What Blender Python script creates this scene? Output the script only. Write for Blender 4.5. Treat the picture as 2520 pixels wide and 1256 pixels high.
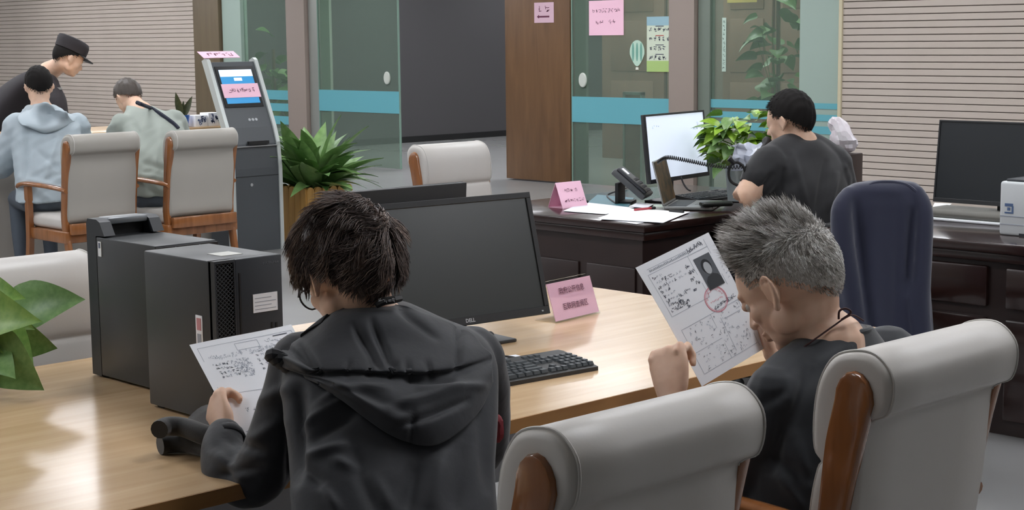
import bpy, bmesh, math, random
import numpy as np
from mathutils import Vector, Matrix

random.seed(7)
RNG = np.random.default_rng(7)
scene = bpy.context.scene
COL = scene.collection
for o in list(bpy.data.objects):
    bpy.data.objects.remove(o)
rad = math.radians

# ------------------------------------------------------------------ camera
# the room is axis aligned: +X runs along the glazed wall to the right, +Y towards the glazed wall
FPX, CAM_H, YAW, PITCH, ROLL = 4000.0, 1.56, rad(46.2), math.atan(536 / 4000.0), 0.0105
_F0 = np.array([-math.sin(YAW), math.cos(YAW), 0.0]); _R0 = np.array([math.cos(YAW), math.sin(YAW), 0.0]); _Z = np.array([0, 0, 1.0])
_F = _F0 * math.cos(PITCH) - _Z * math.sin(PITCH); _U0 = _F0 * math.sin(PITCH) + _Z * math.cos(PITCH)
_R = _R0 * math.cos(ROLL) - _U0 * math.sin(ROLL); _U = _U0 * math.cos(ROLL) + _R0 * math.sin(ROLL)
_C = np.array([0, 0, CAM_H])
cam_d = bpy.data.cameras.new('camera'); cam = bpy.data.objects.new('camera', cam_d); COL.objects.link(cam)
cam_d.sensor_width = 36.0; cam_d.lens = 36.0 * FPX / 2520.0; cam_d.clip_end = 200
M4 = Matrix.Identity(4)
for i in range(3):
    M4[i][0] = _R[i]; M4[i][1] = _U[i]; M4[i][2] = -_F[i]; M4[i][3] = _C[i]
cam.matrix_world = M4
scene.camera = cam

def at_d(px, py, D):
    """point of the room seen at a pixel, D metres ahead of the camera"""
    d = _F * FPX + _R * (px - 1260) + _U * (628 - py)
    return _C + d * (D / d.dot(_F0))
def at_z(px, py, z):
    d = _F * FPX + _R * (px - 1260) + _U * (628 - py)
    return _C + d * ((z - CAM_H) / d[2])
def at_y(px, py, y):
    d = _F * FPX + _R * (px - 1260) + _U * (628 - py)
    return _C + d * (y / d[1])
def pix(P):
    v = np.asarray(P) - _C
    k = FPX / (v @ _F)
    return 1260 + (v @ _R) * k, 628 - (v @ _U) * k

# ------------------------------------------------------------------ world, exposure
w = bpy.data.worlds.new('world'); scene.world = w; w.use_nodes = True
w.node_tree.nodes['Background'].inputs[0].default_value = (0.75, 0.82, 0.9, 1)
w.node_tree.nodes['Background'].inputs[1].default_value = 0.35
scene.view_settings.view_transform = 'Standard'
try: scene.view_settings.look = 'None'
except Exception: pass
scene.view_settings.exposure = 0.48
scene.view_settings.gamma = 1.0
scene.view_settings.use_curve_mapping = False
PANEL = 10.0          # radiance of the ceiling panels

# ------------------------------------------------------------------ materials
def lin(c):
    if isinstance(c, str):
        c = tuple(int(c[i:i + 2], 16) for i in (0, 2, 4))
    return tuple(((v / 255) / 12.92 if v / 255 <= .04045 else ((v / 255 + .055) / 1.055) ** 2.4) for v in c) + (1.0,)
MATS = {}
def mat(name, col, rough=.5, metal=0.0, spec=.5, bump=None, vary=None, coat=0, emit=None, sheen=0, sub=0, alpha=None):
    """bump=(scale,strength,distance)  vary=(scale, second colour, contrast)"""
    if name in MATS: return MATS[name]
    m = bpy.data.materials.new(name); m.use_nodes = True
    nt = m.node_tree; b = nt.nodes['Principled BSDF']
    b.inputs['Base Color'].default_value = lin(col); b.inputs['Roughness'].default_value = rough
    b.inputs['Metallic'].default_value = metal; b.inputs['Specular IOR Level'].default_value = spec
    b.inputs['Coat Weight'].default_value = coat; b.inputs['Coat Roughness'].default_value = .08
    if sheen: b.inputs['Sheen Weight'].default_value = sheen
    if sub:
        b.inputs['Subsurface Weight'].default_value = sub; b.inputs['Subsurface Radius'].default_value = (.012, .005, .003)
    if emit:
        b.inputs['Emission Color'].default_value = lin(emit[0]); b.inputs['Emission Strength'].default_value = emit[1]
    tc = nt.nodes.new('ShaderNodeTexCoord')
    if vary:
        n = nt.nodes.new('ShaderNodeTexNoise'); n.inputs['Scale'].default_value = vary[0]; n.inputs['Detail'].default_value = 5
        nt.links.new(tc.outputs['Object'], n.inputs['Vector'])
        r = nt.nodes.new('ShaderNodeMapRange'); c = vary[2] if len(vary) > 2 else .25
        r.inputs[1].default_value = .5 - c; r.inputs[2].default_value = .5 + c
        nt.links.new(n.outputs['Fac'], r.inputs[0])
        x = nt.nodes.new('ShaderNodeMix'); x.data_type = 'RGBA'
        x.inputs['A'].default_value = lin(col); x.inputs['B'].default_value = lin(vary[1])
        nt.links.new(r.outputs[0], x.inputs['Factor']); nt.links.new(x.outputs['Result'], b.inputs['Base Color'])
    if bump:
        n = nt.nodes.new('ShaderNodeTexNoise'); n.inputs['Scale'].default_value = bump[0]; n.inputs['Detail'].default_value = 4
        nt.links.new(tc.outputs['Object'], n.inputs['Vector'])
        u = nt.nodes.new('ShaderNodeBump'); u.inputs['Strength'].default_value = bump[1]; u.inputs['Distance'].default_value = bump[2]
        nt.links.new(n.outputs['Fac'], u.inputs['Height']); nt.links.new(u.outputs[0], b.inputs['Normal'])
    MATS[name] = m
    return m
def wood(name, c1, c2, rough=.35, along='Y', scale=3.0, stretch=14, coat=0, spec=.5, contrast=.22, bump=0.0):
    if name in MATS: return MATS[name]
    m = bpy.data.materials.new(name); m.use_nodes = True; nt = m.node_tree; b = nt.nodes['Principled BSDF']
    tc = nt.nodes.new('ShaderNodeTexCoord'); mp = nt.nodes.new('ShaderNodeMapping')
    s = [scale * stretch] * 3; s['XYZ'.index(along)] = scale
    mp.inputs['Scale'].default_value = s
    nt.links.new(tc.outputs['Object'], mp.inputs[0])
    n = nt.nodes.new('ShaderNodeTexNoise'); n.inputs['Scale'].default_value = 1.0; n.inputs['Detail'].default_value = 6; n.inputs['Distortion'].default_value = .6
    nt.links.new(mp.outputs[0], n.inputs['Vector'])
    r = nt.nodes.new('ShaderNodeMapRange'); r.inputs[1].default_value = .5 - contrast; r.inputs[2].default_value = .5 + contrast
    nt.links.new(n.outputs['Fac'], r.inputs[0])
    x = nt.nodes.new('ShaderNodeMix'); x.data_type = 'RGBA'; x.inputs['A'].default_value = lin(c1); x.inputs['B'].default_value = lin(c2)
    nt.links.new(r.outputs[0], x.inputs['Factor']); nt.links.new(x.outputs['Result'], b.inputs['Base Color'])
    b.inputs['Roughness'].default_value = rough; b.inputs['Coat Weight'].default_value = coat; b.inputs['Specular IOR Level'].default_value = spec
    b.inputs['Coat Roughness'].default_value = .1
    if bump:
        u = nt.nodes.new('ShaderNodeBump'); u.inputs['Strength'].default_value = bump; u.inputs['Distance'].default_value = .002
        nt.links.new(n.outputs['Fac'], u.inputs['Height']); nt.links.new(u.outputs[0], b.inputs['Normal'])
    MATS[name] = m
    return m
def glass(name, tint, refl=.12, rough=.02, haze=0.0):
    if name in MATS: return MATS[name]
    m = bpy.data.materials.new(name); m.use_nodes = True; nt = m.node_tree
    for n in list(nt.nodes): nt.nodes.remove(n)
    o = nt.nodes.new('ShaderNodeOutputMaterial'); t = nt.nodes.new('ShaderNodeBsdfTransparent'); g = nt.nodes.new('ShaderNodeBsdfGlossy')
    t.inputs[0].default_value = lin(tint); g.inputs['Roughness'].default_value = rough; g.inputs[0].default_value = (.9, .95, .92, 1)
    fr = nt.nodes.new('ShaderNodeLayerWeight'); fr.inputs['Blend'].default_value = refl
    mx = nt.nodes.new('ShaderNodeMixShader')
    if haze:
        df = nt.nodes.new('ShaderNodeBsdfDiffuse'); df.inputs[0].default_value = lin((170, 186, 176)); hz = nt.nodes.new('ShaderNodeMixShader'); hz.inputs[0].default_value = haze
        nt.links.new(t.outputs[0], hz.inputs[1]); nt.links.new(df.outputs[0], hz.inputs[2]); t = hz
    nt.links.new(fr.outputs['Fresnel'], mx.inputs[0]); nt.links.new(t.outputs[0], mx.inputs[1]); nt.links.new(g.outputs[0], mx.inputs[2])
    nt.links.new(mx.outputs[0], o.inputs[0]); MATS[name] = m
    return m

# ------------------------------------------------------------------ mesh builder
_bev = {}
def bevel_box(sx, sy, sz, r, seg):
    k = (round(sx, 5), round(sy, 5), round(sz, 5), round(r, 5), seg)
    if k not in _bev:
        bm = bmesh.new(); bmesh.ops.create_cube(bm, size=1.0)
        for v in bm.verts: v.co = (v.co.x * sx, v.co.y * sy, v.co.z * sz)
        if r > 0:
            bmesh.ops.bevel(bm, geom=bm.edges[:], offset=min(r, .49 * min(sx, sy, sz)), segments=seg, profile=.5, affect='EDGES')
        bm.verts.index_update()
        _bev[k] = ([tuple(v.co) for v in bm.verts], [[v.index for v in f.verts] for f in bm.faces]); bm.free()
    return _bev[k]
def catmull(pts, n, closed=False):
    P = [np.array(p, float) for p in pts]; out = []; m = len(P)
    rng = range(m) if closed else range(m - 1)
    for i in rng:
        if closed: a, b, c, d = P[i - 1], P[i], P[(i + 1) % m], P[(i + 2) % m]
        else: a, b, c, d = P[max(i - 1, 0)], P[i], P[i + 1], P[min(i + 2, m - 1)]
        for k in range(n):
            t = k / n
            out.append(.5 * ((2 * b) + (c - a) * t + (2 * a - 5 * b + 4 * c - d) * t * t + (3 * b - a - 3 * c + d) * t ** 3))
    if not closed: out.append(P[-1])
    return out
class MB:
    def __init__(self): self.v = []; self.f = []
    def add(self, vs, fs, M=None):
        o = len(self.v)
        if M is None: self.v.extend([tuple(map(float, p)) for p in vs])
        else: self.v.extend([tuple(M @ Vector(p)) for p in vs])
        self.f.extend([[i + o for i in f] for f in fs]); return self
    def box(self, x0, y0, z0, x1, y1, z1, r=0, seg=2, M=None):
        vs, fs = bevel_box(abs(x1 - x0), abs(y1 - y0), abs(z1 - z0), r, seg)
        T = Matrix.Translation(((x0 + x1) / 2, (y0 + y1) / 2, (z0 + z1) / 2))
        return self.add(vs, fs, T if M is None else M @ T)
    def tube(self, pts, rad_, n=8, caps=True, M=None):
        P = [np.array(p, float) for p in pts]; m = len(P)
        R = [rad_] * m if np.isscalar(rad_) else list(rad_)
        T = []
        for i in range(m):
            t = P[min(i + 1, m - 1)] - P[max(i - 1, 0)]; T.append(t / (np.linalg.norm(t) + 1e-12))
        up = np.array([0, 0, 1.0]) if abs(T[0][2]) < .9 else np.array([1.0, 0, 0])
        a = np.cross(T[0], up); a /= np.linalg.norm(a)
        vs = []; fs = []
        for i in range(m):
            a = a - T[i] * a.dot(T[i]); a /= (np.linalg.norm(a) + 1e-12); b = np.cross(T[i], a)
            for k in range(n):
                q = 2 * math.pi * k / n; vs.append(P[i] + R[i] * (a * math.cos(q) + b * math.sin(q)))
        for i in range(m - 1):
            for k in range(n):
                k2 = (k + 1) % n; fs.append([i * n + k, i * n + k2, (i + 1) * n + k2, (i + 1) * n + k])
        if caps: fs.append(list(range(n))[::-1]); fs.append([(m - 1) * n + k for k in range(n)])
        return self.add(vs, fs, M)
    def prism(self, outline, axis, lo, hi, M=None):
        """outline: 2d points in the two other axes (in xyz order), extruded along axis"""
        n = len(outline); vs = []
        for h in (lo, hi):
            for p in outline:
                q = [p[0], p[1]]; q.insert(axis, h); vs.append(q)
        fs = [[i, (i + 1) % n, n + (i + 1) % n, n + i] for i in range(n)] + [list(range(n))[::-1], [n + i for i in range(n)]]
        return self.add(vs, fs, M)
    def loft(self, rings, caps=True, M=None):
        n = len(rings[0]); vs = [p for r in rings for p in r]; fs = []
        for i in range(len(rings) - 1):
            for k in range(n):
                k2 = (k + 1) % n; fs.append([i * n + k, i * n + k2, (i + 1) * n + k2, (i + 1) * n + k])
        if caps: fs.append(list(range(n))[::-1]); fs.append([(len(rings) - 1) * n + k for k in range(n)])
        return self.add(vs, fs, M)
    def lathe(self, prof, n=20, M=None):
        return self.loft([[(r * math.cos(2 * math.pi * k / n), r * math.sin(2 * math.pi * k / n), z) for k in range(n)] for r, z in prof], True, M)
    def ell(self, c, r, R=None, n=20, m=12):
        vs = []; fs = []
        c = np.array(c, float); R = np.eye(3) if R is None else np.array(R)
        for i in range(1, m):
            t = math.pi * i / m
            for k in range(n):
                q = 2 * math.pi * k / n
                vs.append(c + R @ np.array([r[0] * math.sin(t) * math.cos(q), r[1] * math.sin(t) * math.sin(q), r[2] * math.cos(t)]))
        top = len(vs); vs.append(c + R @ np.array([0, 0, r[2]])); vs.append(c - R @ np.array([0, 0, r[2]]))
        for i in range(m - 2):
            for k in range(n):
                k2 = (k + 1) % n; fs.append([i * n + k, (i + 1) * n + k, (i + 1) * n + k2, i * n + k2])
        for k in range(n):
            k2 = (k + 1) % n; fs.append([top, k, k2]); fs.append([top + 1, (m - 2) * n + k2, (m - 2) * n + k])
        return self.add(vs, fs)
    def grid(self, rows, M=None):
        n = len(rows[0]); vs = [p for r in rows for p in r]
        fs = [[i * n + k, i * n + k + 1, (i + 1) * n + k + 1, (i + 1) * n + k] for i in range(len(rows) - 1) for k in range(n - 1)]
        return self.add(vs, fs, M)
    def mesh(self, name, m, smooth=35, fix=True):
        me = bpy.data.meshes.new(name); me.from_pydata(self.v, [], self.f)
        if fix:
            bm = bmesh.new(); bm.from_mesh(me); bmesh.ops.recalc_face_normals(bm, faces=bm.faces[:]); bm.to_mesh(me); bm.free()
        me.materials.append(m)
        if smooth:
            me.polygons.foreach_set('use_smooth', [True] * len(me.polygons)); me.set_sharp_from_angle(angle=rad(smooth))
        me.update(); return me
    def build(self, name, m, parent=None, smooth=35, fix=True):
        return obj(name, self.mesh(name, m, smooth, fix), parent)
def obj(name, data, parent=None, loc=None, rot=None, M=None):
    o = bpy.data.objects.new(name, data); COL.objects.link(o)
    if parent is not None: o.parent = parent
    if M is not None: o.matrix_local = M
    if loc is not None: o.location = loc
    if rot is not None: o.rotation_euler = rot
    return o
def tag(o, label=None, cat=None, group=None, kind=None):
    if label: o['label'] = label
    if cat: o['category'] = cat
    if group: o['group'] = group
    if kind: o['kind'] = kind
    return o
def thing(name, label, cat, loc=(0, 0, 0), rotz=0, group=None):
    o = bpy.data.objects.new(name, None); COL.objects.link(o); o.empty_display_size = .1
    o.location = loc; o.rotation_euler = (0, 0, rotz)
    return tag(o, label, cat, group)
def struct(name, mb, m, smooth=35):
    return tag(mb.build(name, m, None, smooth), kind='structure')
def copy_tree(o, parent=None):
    c = o.copy(); COL.objects.link(c); c.parent = parent
    for ch in list(o.children): copy_tree(ch, c)
    return c
def text_mesh(body, size, m, name='lettering', bold=0.0, align='CENTER', sp=1.0):
    """flat lettering, standing in the XZ plane and facing -Y"""
    cu = bpy.data.curves.new('t', 'FONT'); cu.body = body; cu.size = size; cu.align_x = align; cu.align_y = 'CENTER'; cu.offset = bold; cu.space_character = sp
    cu.resolution_u = 2
    o = bpy.data.objects.new('t', cu); COL.objects.link(o)
    me = bpy.data.meshes.new_from_object(o.evaluated_get(bpy.context.evaluated_depsgraph_get()))
    bpy.data.objects.remove(o); me.name = name; me.transform(Matrix.Rotation(rad(90), 4, 'X'))
    me.materials.clear(); me.materials.append(m); return me
def psmall(mb, name, m, parent, sm=0):
    return tag(mb.build(name, m, parent, 0), kind='stuff')      # fine printing, too small to pick apart
def strokes(mb, x, z, s, y=0.0, rng=random, n=None, wt=.11):
    """one small printed character made of pen strokes, in the XZ plane"""
    for _ in range(n or rng.randint(4, 7)):
        t = s * wt
        if rng.random() < .5:
            a = x + rng.uniform(-.45, .1) * s; b = a + rng.uniform(.3, .6) * s; c = z + rng.uniform(-.45, .45) * s
            mb.add([(a, y, c), (b, y, c + .05 * s), (b, y, c + .05 * s + t), (a, y, c + t)], [[0, 1, 2, 3]])
        else:
            a = z + rng.uniform(-.45, .1) * s; b = a + rng.uniform(.3, .6) * s; c = x + rng.uniform(-.45, .45) * s; k = rng.uniform(-.2, .2) * s
            mb.add([(c, y, a), (c + t, y, a), (c + t + k, y, b), (c + k, y, b)], [[0, 1, 2, 3]])

# ------------------------------------------------------------------ palette
m_cream = mat('cream leather', (202, 199, 195), .42, bump=(160, .12, .001), vary=(3, (198, 193, 186)))
m_creamseam = mat('cream piping', (198, 195, 190), .45)
m_stile = wood('varnished brown wood', (158, 102, 58), (126, 76, 40), .2, 'Z', 2, 10, coat=.6)
m_oak = wood('pale oak veneer', (222, 190, 150), (206, 172, 130), .22, 'Y', 1.6, 16, coat=.1, spec=.4, contrast=.2)
m_oakedge = wood('oak edging', (190, 142, 88), (168, 120, 72), .4, 'Y', 1.6, 16)
m_dark = mat('black plastic', (38, 39, 41), .45, bump=(300, .1, .0005))
m_case = mat('charcoal steel case', (64, 66, 68), .42, spec=.5)
m_case2 = mat('charcoal plastic bezel', (50, 53, 58), .45)
m_black = mat('matt black', (18, 18, 19), .6)
m_silver = mat('brushed silver', (190, 194, 196), .3, metal=.8)
m_steel = mat('galvanised steel', (176, 182, 188), .35, metal=.5)
m_screen_off = mat('dark screen glass', (52, 55, 55), .28, spec=.6)
m_white = mat('white plastic', (214, 218, 220), .45)
m_paper = mat('white paper', (248, 250, 255), .7)
m_ink = mat('printing ink', (84, 88, 100), .8)
m_inklight = mat('pale grey ink', (168, 174, 186), .8)
m_redink = mat('red ink', (222, 120, 136), .8)
m_pink = mat('pink paper', (248, 200, 220), .6)
m_pinkink = mat('maroon ink', (92, 36, 62), .7)
m_deskwood = wood('dark mahogany', (52, 30, 26), (38, 22, 19), .25, 'X', 1.5, 10, coat=.4)
m_deskwood2 = mat('dark mahogany panel', (50, 36, 33), .35, vary=(6, (42, 29, 27)))
m_slat = mat('greige wall slat', (194, 182, 172), .55, vary=(2, (187, 175, 165)))
m_groove = mat('slat wall backing', (120, 110, 104), .8)
m_trim = mat('cream trim', (206, 196, 166), .5)
m_floor = mat('pale grey polished floor', (142, 142, 142), .25, vary=(1.2, (136, 135, 134)))
m_ceil = mat('white ceiling', (226, 226, 222), .8)
m_plain = mat('plain wall paint', (140, 137, 132), .7)
m_glass = glass('green tinted glass', (218, 228, 220), .12, haze=.16)   # pale diffuse veil stands in for the room's milky reflection on the panes
m_glassedge = mat('glass edge green', (120, 146, 134), .25)
m_frame = mat('brushed door frame', (150, 152, 146), .4, metal=.3)
m_band = mat('teal blue film', (98, 168, 180), .4)
m_doorwood = wood('dark brown door veneer', (114, 82, 52), (92, 64, 38), .4, 'Z', 1.2, 8)
m_brown = wood('red brown door wood', (140, 108, 92), (124, 94, 80), .5, 'Z', 1.2, 8)
m_taupe = mat('taupe column paint', (150, 136, 128), .6)
m_mint = mat('mint frosted film', (158, 176, 166), .5)
m_cable = mat('black cable', (16, 16, 17), .5)

# ------------------------------------------------------------------ the room
GY = 12.41            # plane of the glazed wall
ZC = 3.1
X0, X1, Y0 = -31.0, 4.0, -5.0
struct('floor', MB().box(-32, Y0, -.1, X1, 24, 0), m_floor, 0)
struct('ceiling', MB().box(-32, Y0, ZC, X1, 24, ZC + .1), m_ceil, 0)
struct('wall_back', MB().box(X0, Y0 - .1, 0, X1, Y0, ZC), m_plain, 0)
struct('wall_side', MB().box(X1, Y0, 0, X1 + .1, GY, ZC), m_plain, 0)
struct('wall_far_side', MB().box(X0 - .1, Y0, 0, X0, GY, ZC), m_plain, 0)
def gx(px): return float(at_y(px, 200, GY)[0])
def slat_wall(name, xa, xb, backing, pitch=.0595):
    wl = struct(name, MB().box(xa, GY, 0, xb, GY + .15, ZC), backing, 0)
    me = MB().box(xa, GY - .014, 0, xb, GY, pitch - .0075, .003, 1).mesh('slat', m_slat)
    for i in range(int(ZC / pitch)):
        obj('slat', me, wl, loc=(0, 0, i * pitch + .004))
    return wl
slat_wall('wall_left', X0, gx(488), mat('pale slat backing', (176, 166, 156), .8))
slat_wall('wall_right', gx(2074), X1, m_groove)
struct('trim_1', MB().box(gx(2066), GY - .03, 0, gx(2074), GY + .15, ZC, .003), m_trim)
# hall behind the glass
struct('wall_hall', MB().box(-18.95, GY + .2, 0, -18.8, 24, ZC), mat('grey hall paint', (74, 72, 74), .7), 0)
struct('baseboard_hall', MB().box(-18.8, GY + .2, 0, -18.785, 24, .09), m_black, 0)
struct('wall_hall_end', MB().box(-18.8, 23.9, 0, X1, 24, ZC), mat('hall end paint', (96, 94, 96), .7), 0)
struct('wall_hall_left', MB().box(-31, GY + 2.6, 0, -18.95, GY + 2.7, ZC), mat('hall left paint', (92, 94, 92), .7), 0)
struct('wall_hall_right', MB().box(-12.7, 15.5, 0, X1, 15.6, ZC), mat('hall brown wall', (138, 122, 114), .7), 0)

# ceiling lights: recessed panels, the lamps of the room
m_lamp = mat('lamp diffuser', (250, 250, 248), .5, emit=((248, 250, 255), PANEL))
m_lampframe = mat('lamp frame', (220, 220, 220), .4)
lamp_frame = MB().box(-.62, -.32, -.03, .62, -.29, 0).box(-.62, .29, -.03, .62, .32, 0).box(-.62, -.29, -.03, -.59, .29, 0).box(.59, -.29, -.03, .62, .29, 0).mesh('frame', m_lampframe, 0)
lamp_diff = MB().box(-.59, -.29, -.02, .59, .29, -.005).mesh('diffuser', m_lamp, 0)
LX = [-27, -22.5, -20.3, -18.1, -15, -12.4, -10.2, -7.4, -4.6, -1.8, 1.0]
LY = [-2.5, 0.2, 2.9, 5.6, 8.3, 10.9]
for i, x in enumerate(LX):
    for j, y in enumerate(LY):
        if x > -3 and y < (1 if x < -1 else 4): continue
        t = thing('ceiling_light', 'recessed rectangular ceiling light panel', 'ceiling light', (x, y, ZC), 0, 'recessed ceiling light panels')
        obj('frame', lamp_frame, t); obj('diffuser', lamp_diff, t)
for x, yh in [(x, y) for x in (-17.5, -15.2, -12.9) for y in (13.4, 15.2, 18, 21)] + [(x, 14.0) for x in (-24, -21, -12.4, -10.6, -9.2, -7.6)]:
    t = thing('ceiling_light', 'ceiling light panel in the hall behind the glass', 'ceiling light', (x, yh, ZC), 0, 'hall ceiling light panels')
    obj('frame', lamp_frame, t); obj('diffuser', lamp_diff, t)

# ------------------------------------------------------------------ glazed wall
def pane(name, xa, xb, y, m=m_glass, parent=None, z0=.02, z1=2.7, t=.012):
    return MB().box(xa, y - t / 2, z0, xb, y + t / 2, z1).build(name, m, parent, 0)
struct('wall_header', MB().box(gx(488), GY, 2.7, gx(2066), GY + .15, ZC), m_plain, 0)
struct('trim_2', MB().box(gx(488), GY - .05, 0, gx(550), GY + .2, 2.7, .004), wood('olive brown column', (112, 98, 76), (100, 86, 66), .5, 'Z', 1.2, 8))
struct('trim_3', MB().box(gx(553), GY - .01, 0, gx(598), GY + .1, 2.7, .004), m_mint)
struct('trim_4', MB().box(gx(712), GY - .03, 0, gx(757), GY + .2, 2.7, .004), m_taupe)
struct('trim_5', MB().box(gx(759), GY + .02, 0, gx(784), GY + .1, 2.7, .004), m_frame)
struct('trim_6', MB().box(gx(1650), GY - .03, 0, gx(1712), GY + .2, 2.7, .004), m_taupe)
struct('trim_7', MB().box(gx(1714), GY + .02, 0, gx(1743), GY + .1, 2.7, .004), mat('grey green post', (112, 122, 112), .5))
struct('trim_8', MB().box(gx(1968), GY - .01, 0, gx(2066), GY + .06, 2.7, .004), m_mint)
def zat(px, py): return float(at_y(px, py, GY)[2])
def fixed_window(n, pa, pb, stripes, zref):
    xa, xb = gx(pa), gx(pb)
    wd = tag(pane('window_%d' % n, xa, xb, GY + .05), kind='structure')
    for za, zb in stripes:
        MB().box(xa, GY + .04, za, xb, GY + .0435, zb).build('film_stripe', m_band, wd, 0)
    return wd
st = [(zat(660, 245), zat(660, 222)), (zat(660, 273), zat(660, 254)), (zat(660, 305), zat(660, 285))]
w1 = fixed_window(1, 598, 712, st, 660)
st = [(zat(1850, 268), zat(1850, 247)), (zat(1850, 293), zat(1850, 277)), (zat(1850, 322), zat(1850, 303))]
w2 = fixed_window(2, 1743, 1968, st, 1850)
st2 = [(zat(2015, 268), zat(2015, 254)), (zat(2015, 298), zat(2015, 282)), (zat(2015, 330), zat(2015, 311))]
for za, zb in st2:
    MB().box(gx(1968), GY - .016, za, gx(2064), GY - .011, zb).build('film_stripe', m_band, w2, 0)
def slide_door(n, pa, pb, hx, hy, band, y):
    xa, xb = gx(pa), gx(pb)
    d = tag(pane('door_%d' % n, xa, xb, y), kind='structure')
    MB().box(xa, y - .012, zat(hx, band[1]), xb, y - .007, zat(hx, band[0])).build('blue_band', m_band, d, 0)
    h = MB().lathe([(.001, 0), (.062, 0), (.066, .006), (.066, .016), (.058, .022), (.001, .022)], 28)
    p = at_y(hx, hy, y)
    h.build('handle', mat('white handle disc', (196, 200, 192), .4), d).matrix_local = Matrix.Translation((p[0], y - .006, p[2])) @ Matrix.Rotation(rad(90), 4, 'X') @ Matrix.Diagonal((.85, 1.15, 1, 1))
    for x in (xa, xb):
        MB().box(x - .008, y - .01, .02, x + .008, y + .01, 2.7).build('edge_strip', m_glassedge, d, 0)
    return d
d1 = slide_door(1, 786, 983, 955, 192, (225, 279), GY)
MB().box(gx(789), GY + .012, .02, gx(812), GY + .05, 2.7).build('frame_stile', mat('pale door stile', (176, 182, 172), .45), d1, 0)
d2 = slide_door(2, 1409, 1650, 1437, 197, (238, 301), GY)
MB().box(gx(1413), GY + .012, .02, gx(1440), GY + .05, 2.7).build('frame_stile', MATS['grey green post'], d2, 0)
# the solid wood leaf
d3 = tag(MB().box(gx(1247), GY - .02, .015, gx(1406), GY + .12, 2.72, .006).build('door_3', m_doorwood), kind='structure')
struct('door_4', MB().box(gx(985) + .0, GY + .02, 2.62, gx(1247), GY + .12, 2.72), m_frame, 0)

def sheet(name, label, cat, px, py, wpx, hpx, y, m, group=None):
    """a sheet of paper stuck on the plane Y = y; returns thing with origin at its centre"""
    c = at_y(px, py, y); a = at_y(px - wpx / 2, py, y); b = at_y(px + wpx / 2, py, y); t0 = at_y(px, py - hpx / 2, y); t1 = at_y(px, py + hpx / 2, y)
    W, H = float(b[0] - a[0]), float(t0[2] - t1[2])
    t = thing(name, label, cat, (float(c[0]), y, float(c[2])), 0, group)
    MB().box(-W / 2, -.003, -H / 2, W / 2, 0, H / 2).build('sheet', m, t, 0)
    return t, W, H
t, W, H = sheet('paper_notice', 'square pink notice with two printed lines stuck on the glass door', 'notice', 1492, 44, 85, 86, GY - .0125, m_pink)
k = MB()
for i in range(9): strokes(k, -W * .36 + i * W * .09, H * .2, W * .085, -.004)
for i in (-.25, -.14, .12, .23): strokes(k, W * i, -H * .13, W * .1, -.004)
psmall(k, 'print', m_pinkink, t, 0)
t, W, H = sheet('paper_notice', 'small pink notice with an arrow stuck on the dark wood door leaf', 'notice', 1339, 31, 48, 50, GY - .021, mat('dusty pink paper', (206, 172, 186), .6))
k = MB(); strokes(k, -W * .2, H * .16, W * .22, -.004); strokes(k, W * .16, H * .16, W * .22, -.004)
k.add([(-W * .25, -.004, -H * .16), (W * .28, -.004, -H * .16), (W * .28, -.004, -H * .24), (-W * .25, -.004, -H * .24)], [[0, 1, 2, 3]])
k.add([(-W * .25, -.004, -H * .1), (-W * .36, -.004, -H * .2), (-W * .25, -.004, -H * .3)], [[0, 1, 2]])
psmall(k, 'print', m_pinkink, t, 0)
t, W, H = sheet('wall_poster', 'pale poster with rows of figures on the glass beside the balloon sticker', 'poster', 1622, 109, 60, 136, GY - .0125, mat('poster paper', (206, 216, 196), .5))
MB().box(-W / 2, -.0045, H * .34, W / 2, -.003, H / 2).build('header_print', mat('poster blue', (150, 184, 196), .6), t, 0)
MB().box(-W / 2, -.0045, -H / 2, W / 2, -.003, -H * .3).build('footer_print', mat('poster green', (168, 196, 120), .6), t, 0)
k = MB(); kr = MB()
for r in range(4):
    zz = H * (.26 - r * .17)
    for c in range(5):
        if r > 1 and c == 4: continue
        strokes(k, -W * .34 + c * W * .18, zz, W * .13, -.005, wt=.16)
    (kr if r == 1 else k).box(-W * .14, -.005, zz + H * .06, W * .2, -.004, zz + H * .075)
psmall(k, 'print', m_ink, t, 0); kr.build('red_print', mat('poster red', (190, 90, 80), .7), t, 0)
# balloon sticker
c = at_y(1568, 128, GY - .013)
t = thing('balloon_sticker', 'small mint green hot air balloon sticker on the glass door', 'sticker', tuple(map(float, c)))
s = float(at_y(1586, 128, GY)[0] - at_y(1550, 128, GY)[0]) / 2
ol = [(s * math.sin(q) * (1 if math.cos(q) > -.2 else 1 - .35 * (-math.cos(q) - .2)), s * 1.2 * math.cos(q) - (0 if math.cos(q) > 0 else .25 * s * math.cos(q) ** 2)) for q in np.linspace(0, 2 * math.pi, 33)[:-1]]
MB().prism([(p[0], p[1]) for p in ol], 1, -.002, 0).build('balloon', mat('sticker mint', (186, 214, 196), .5), t, 0)
for dx in (-.55, 0, .55):
    MB().prism([(s * dx + s * .16 * math.sin(q) , s * .95 * math.cos(q)) for q in np.linspace(0, 2 * math.pi, 17)[:-1]], 1, -.0032, -.002).build('gore', mat('sticker green', (112, 164, 148), .5), t, 0)
MB().prism([(-s * .16, -s * 1.55), (s * .16, -s * 1.55), (s * .2, -s * 1.8), (-s * .2, -s * 1.8)], 1, -.002, 0).build('basket', mat('sticker white', (226, 224, 214), .5), t, 0)

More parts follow.
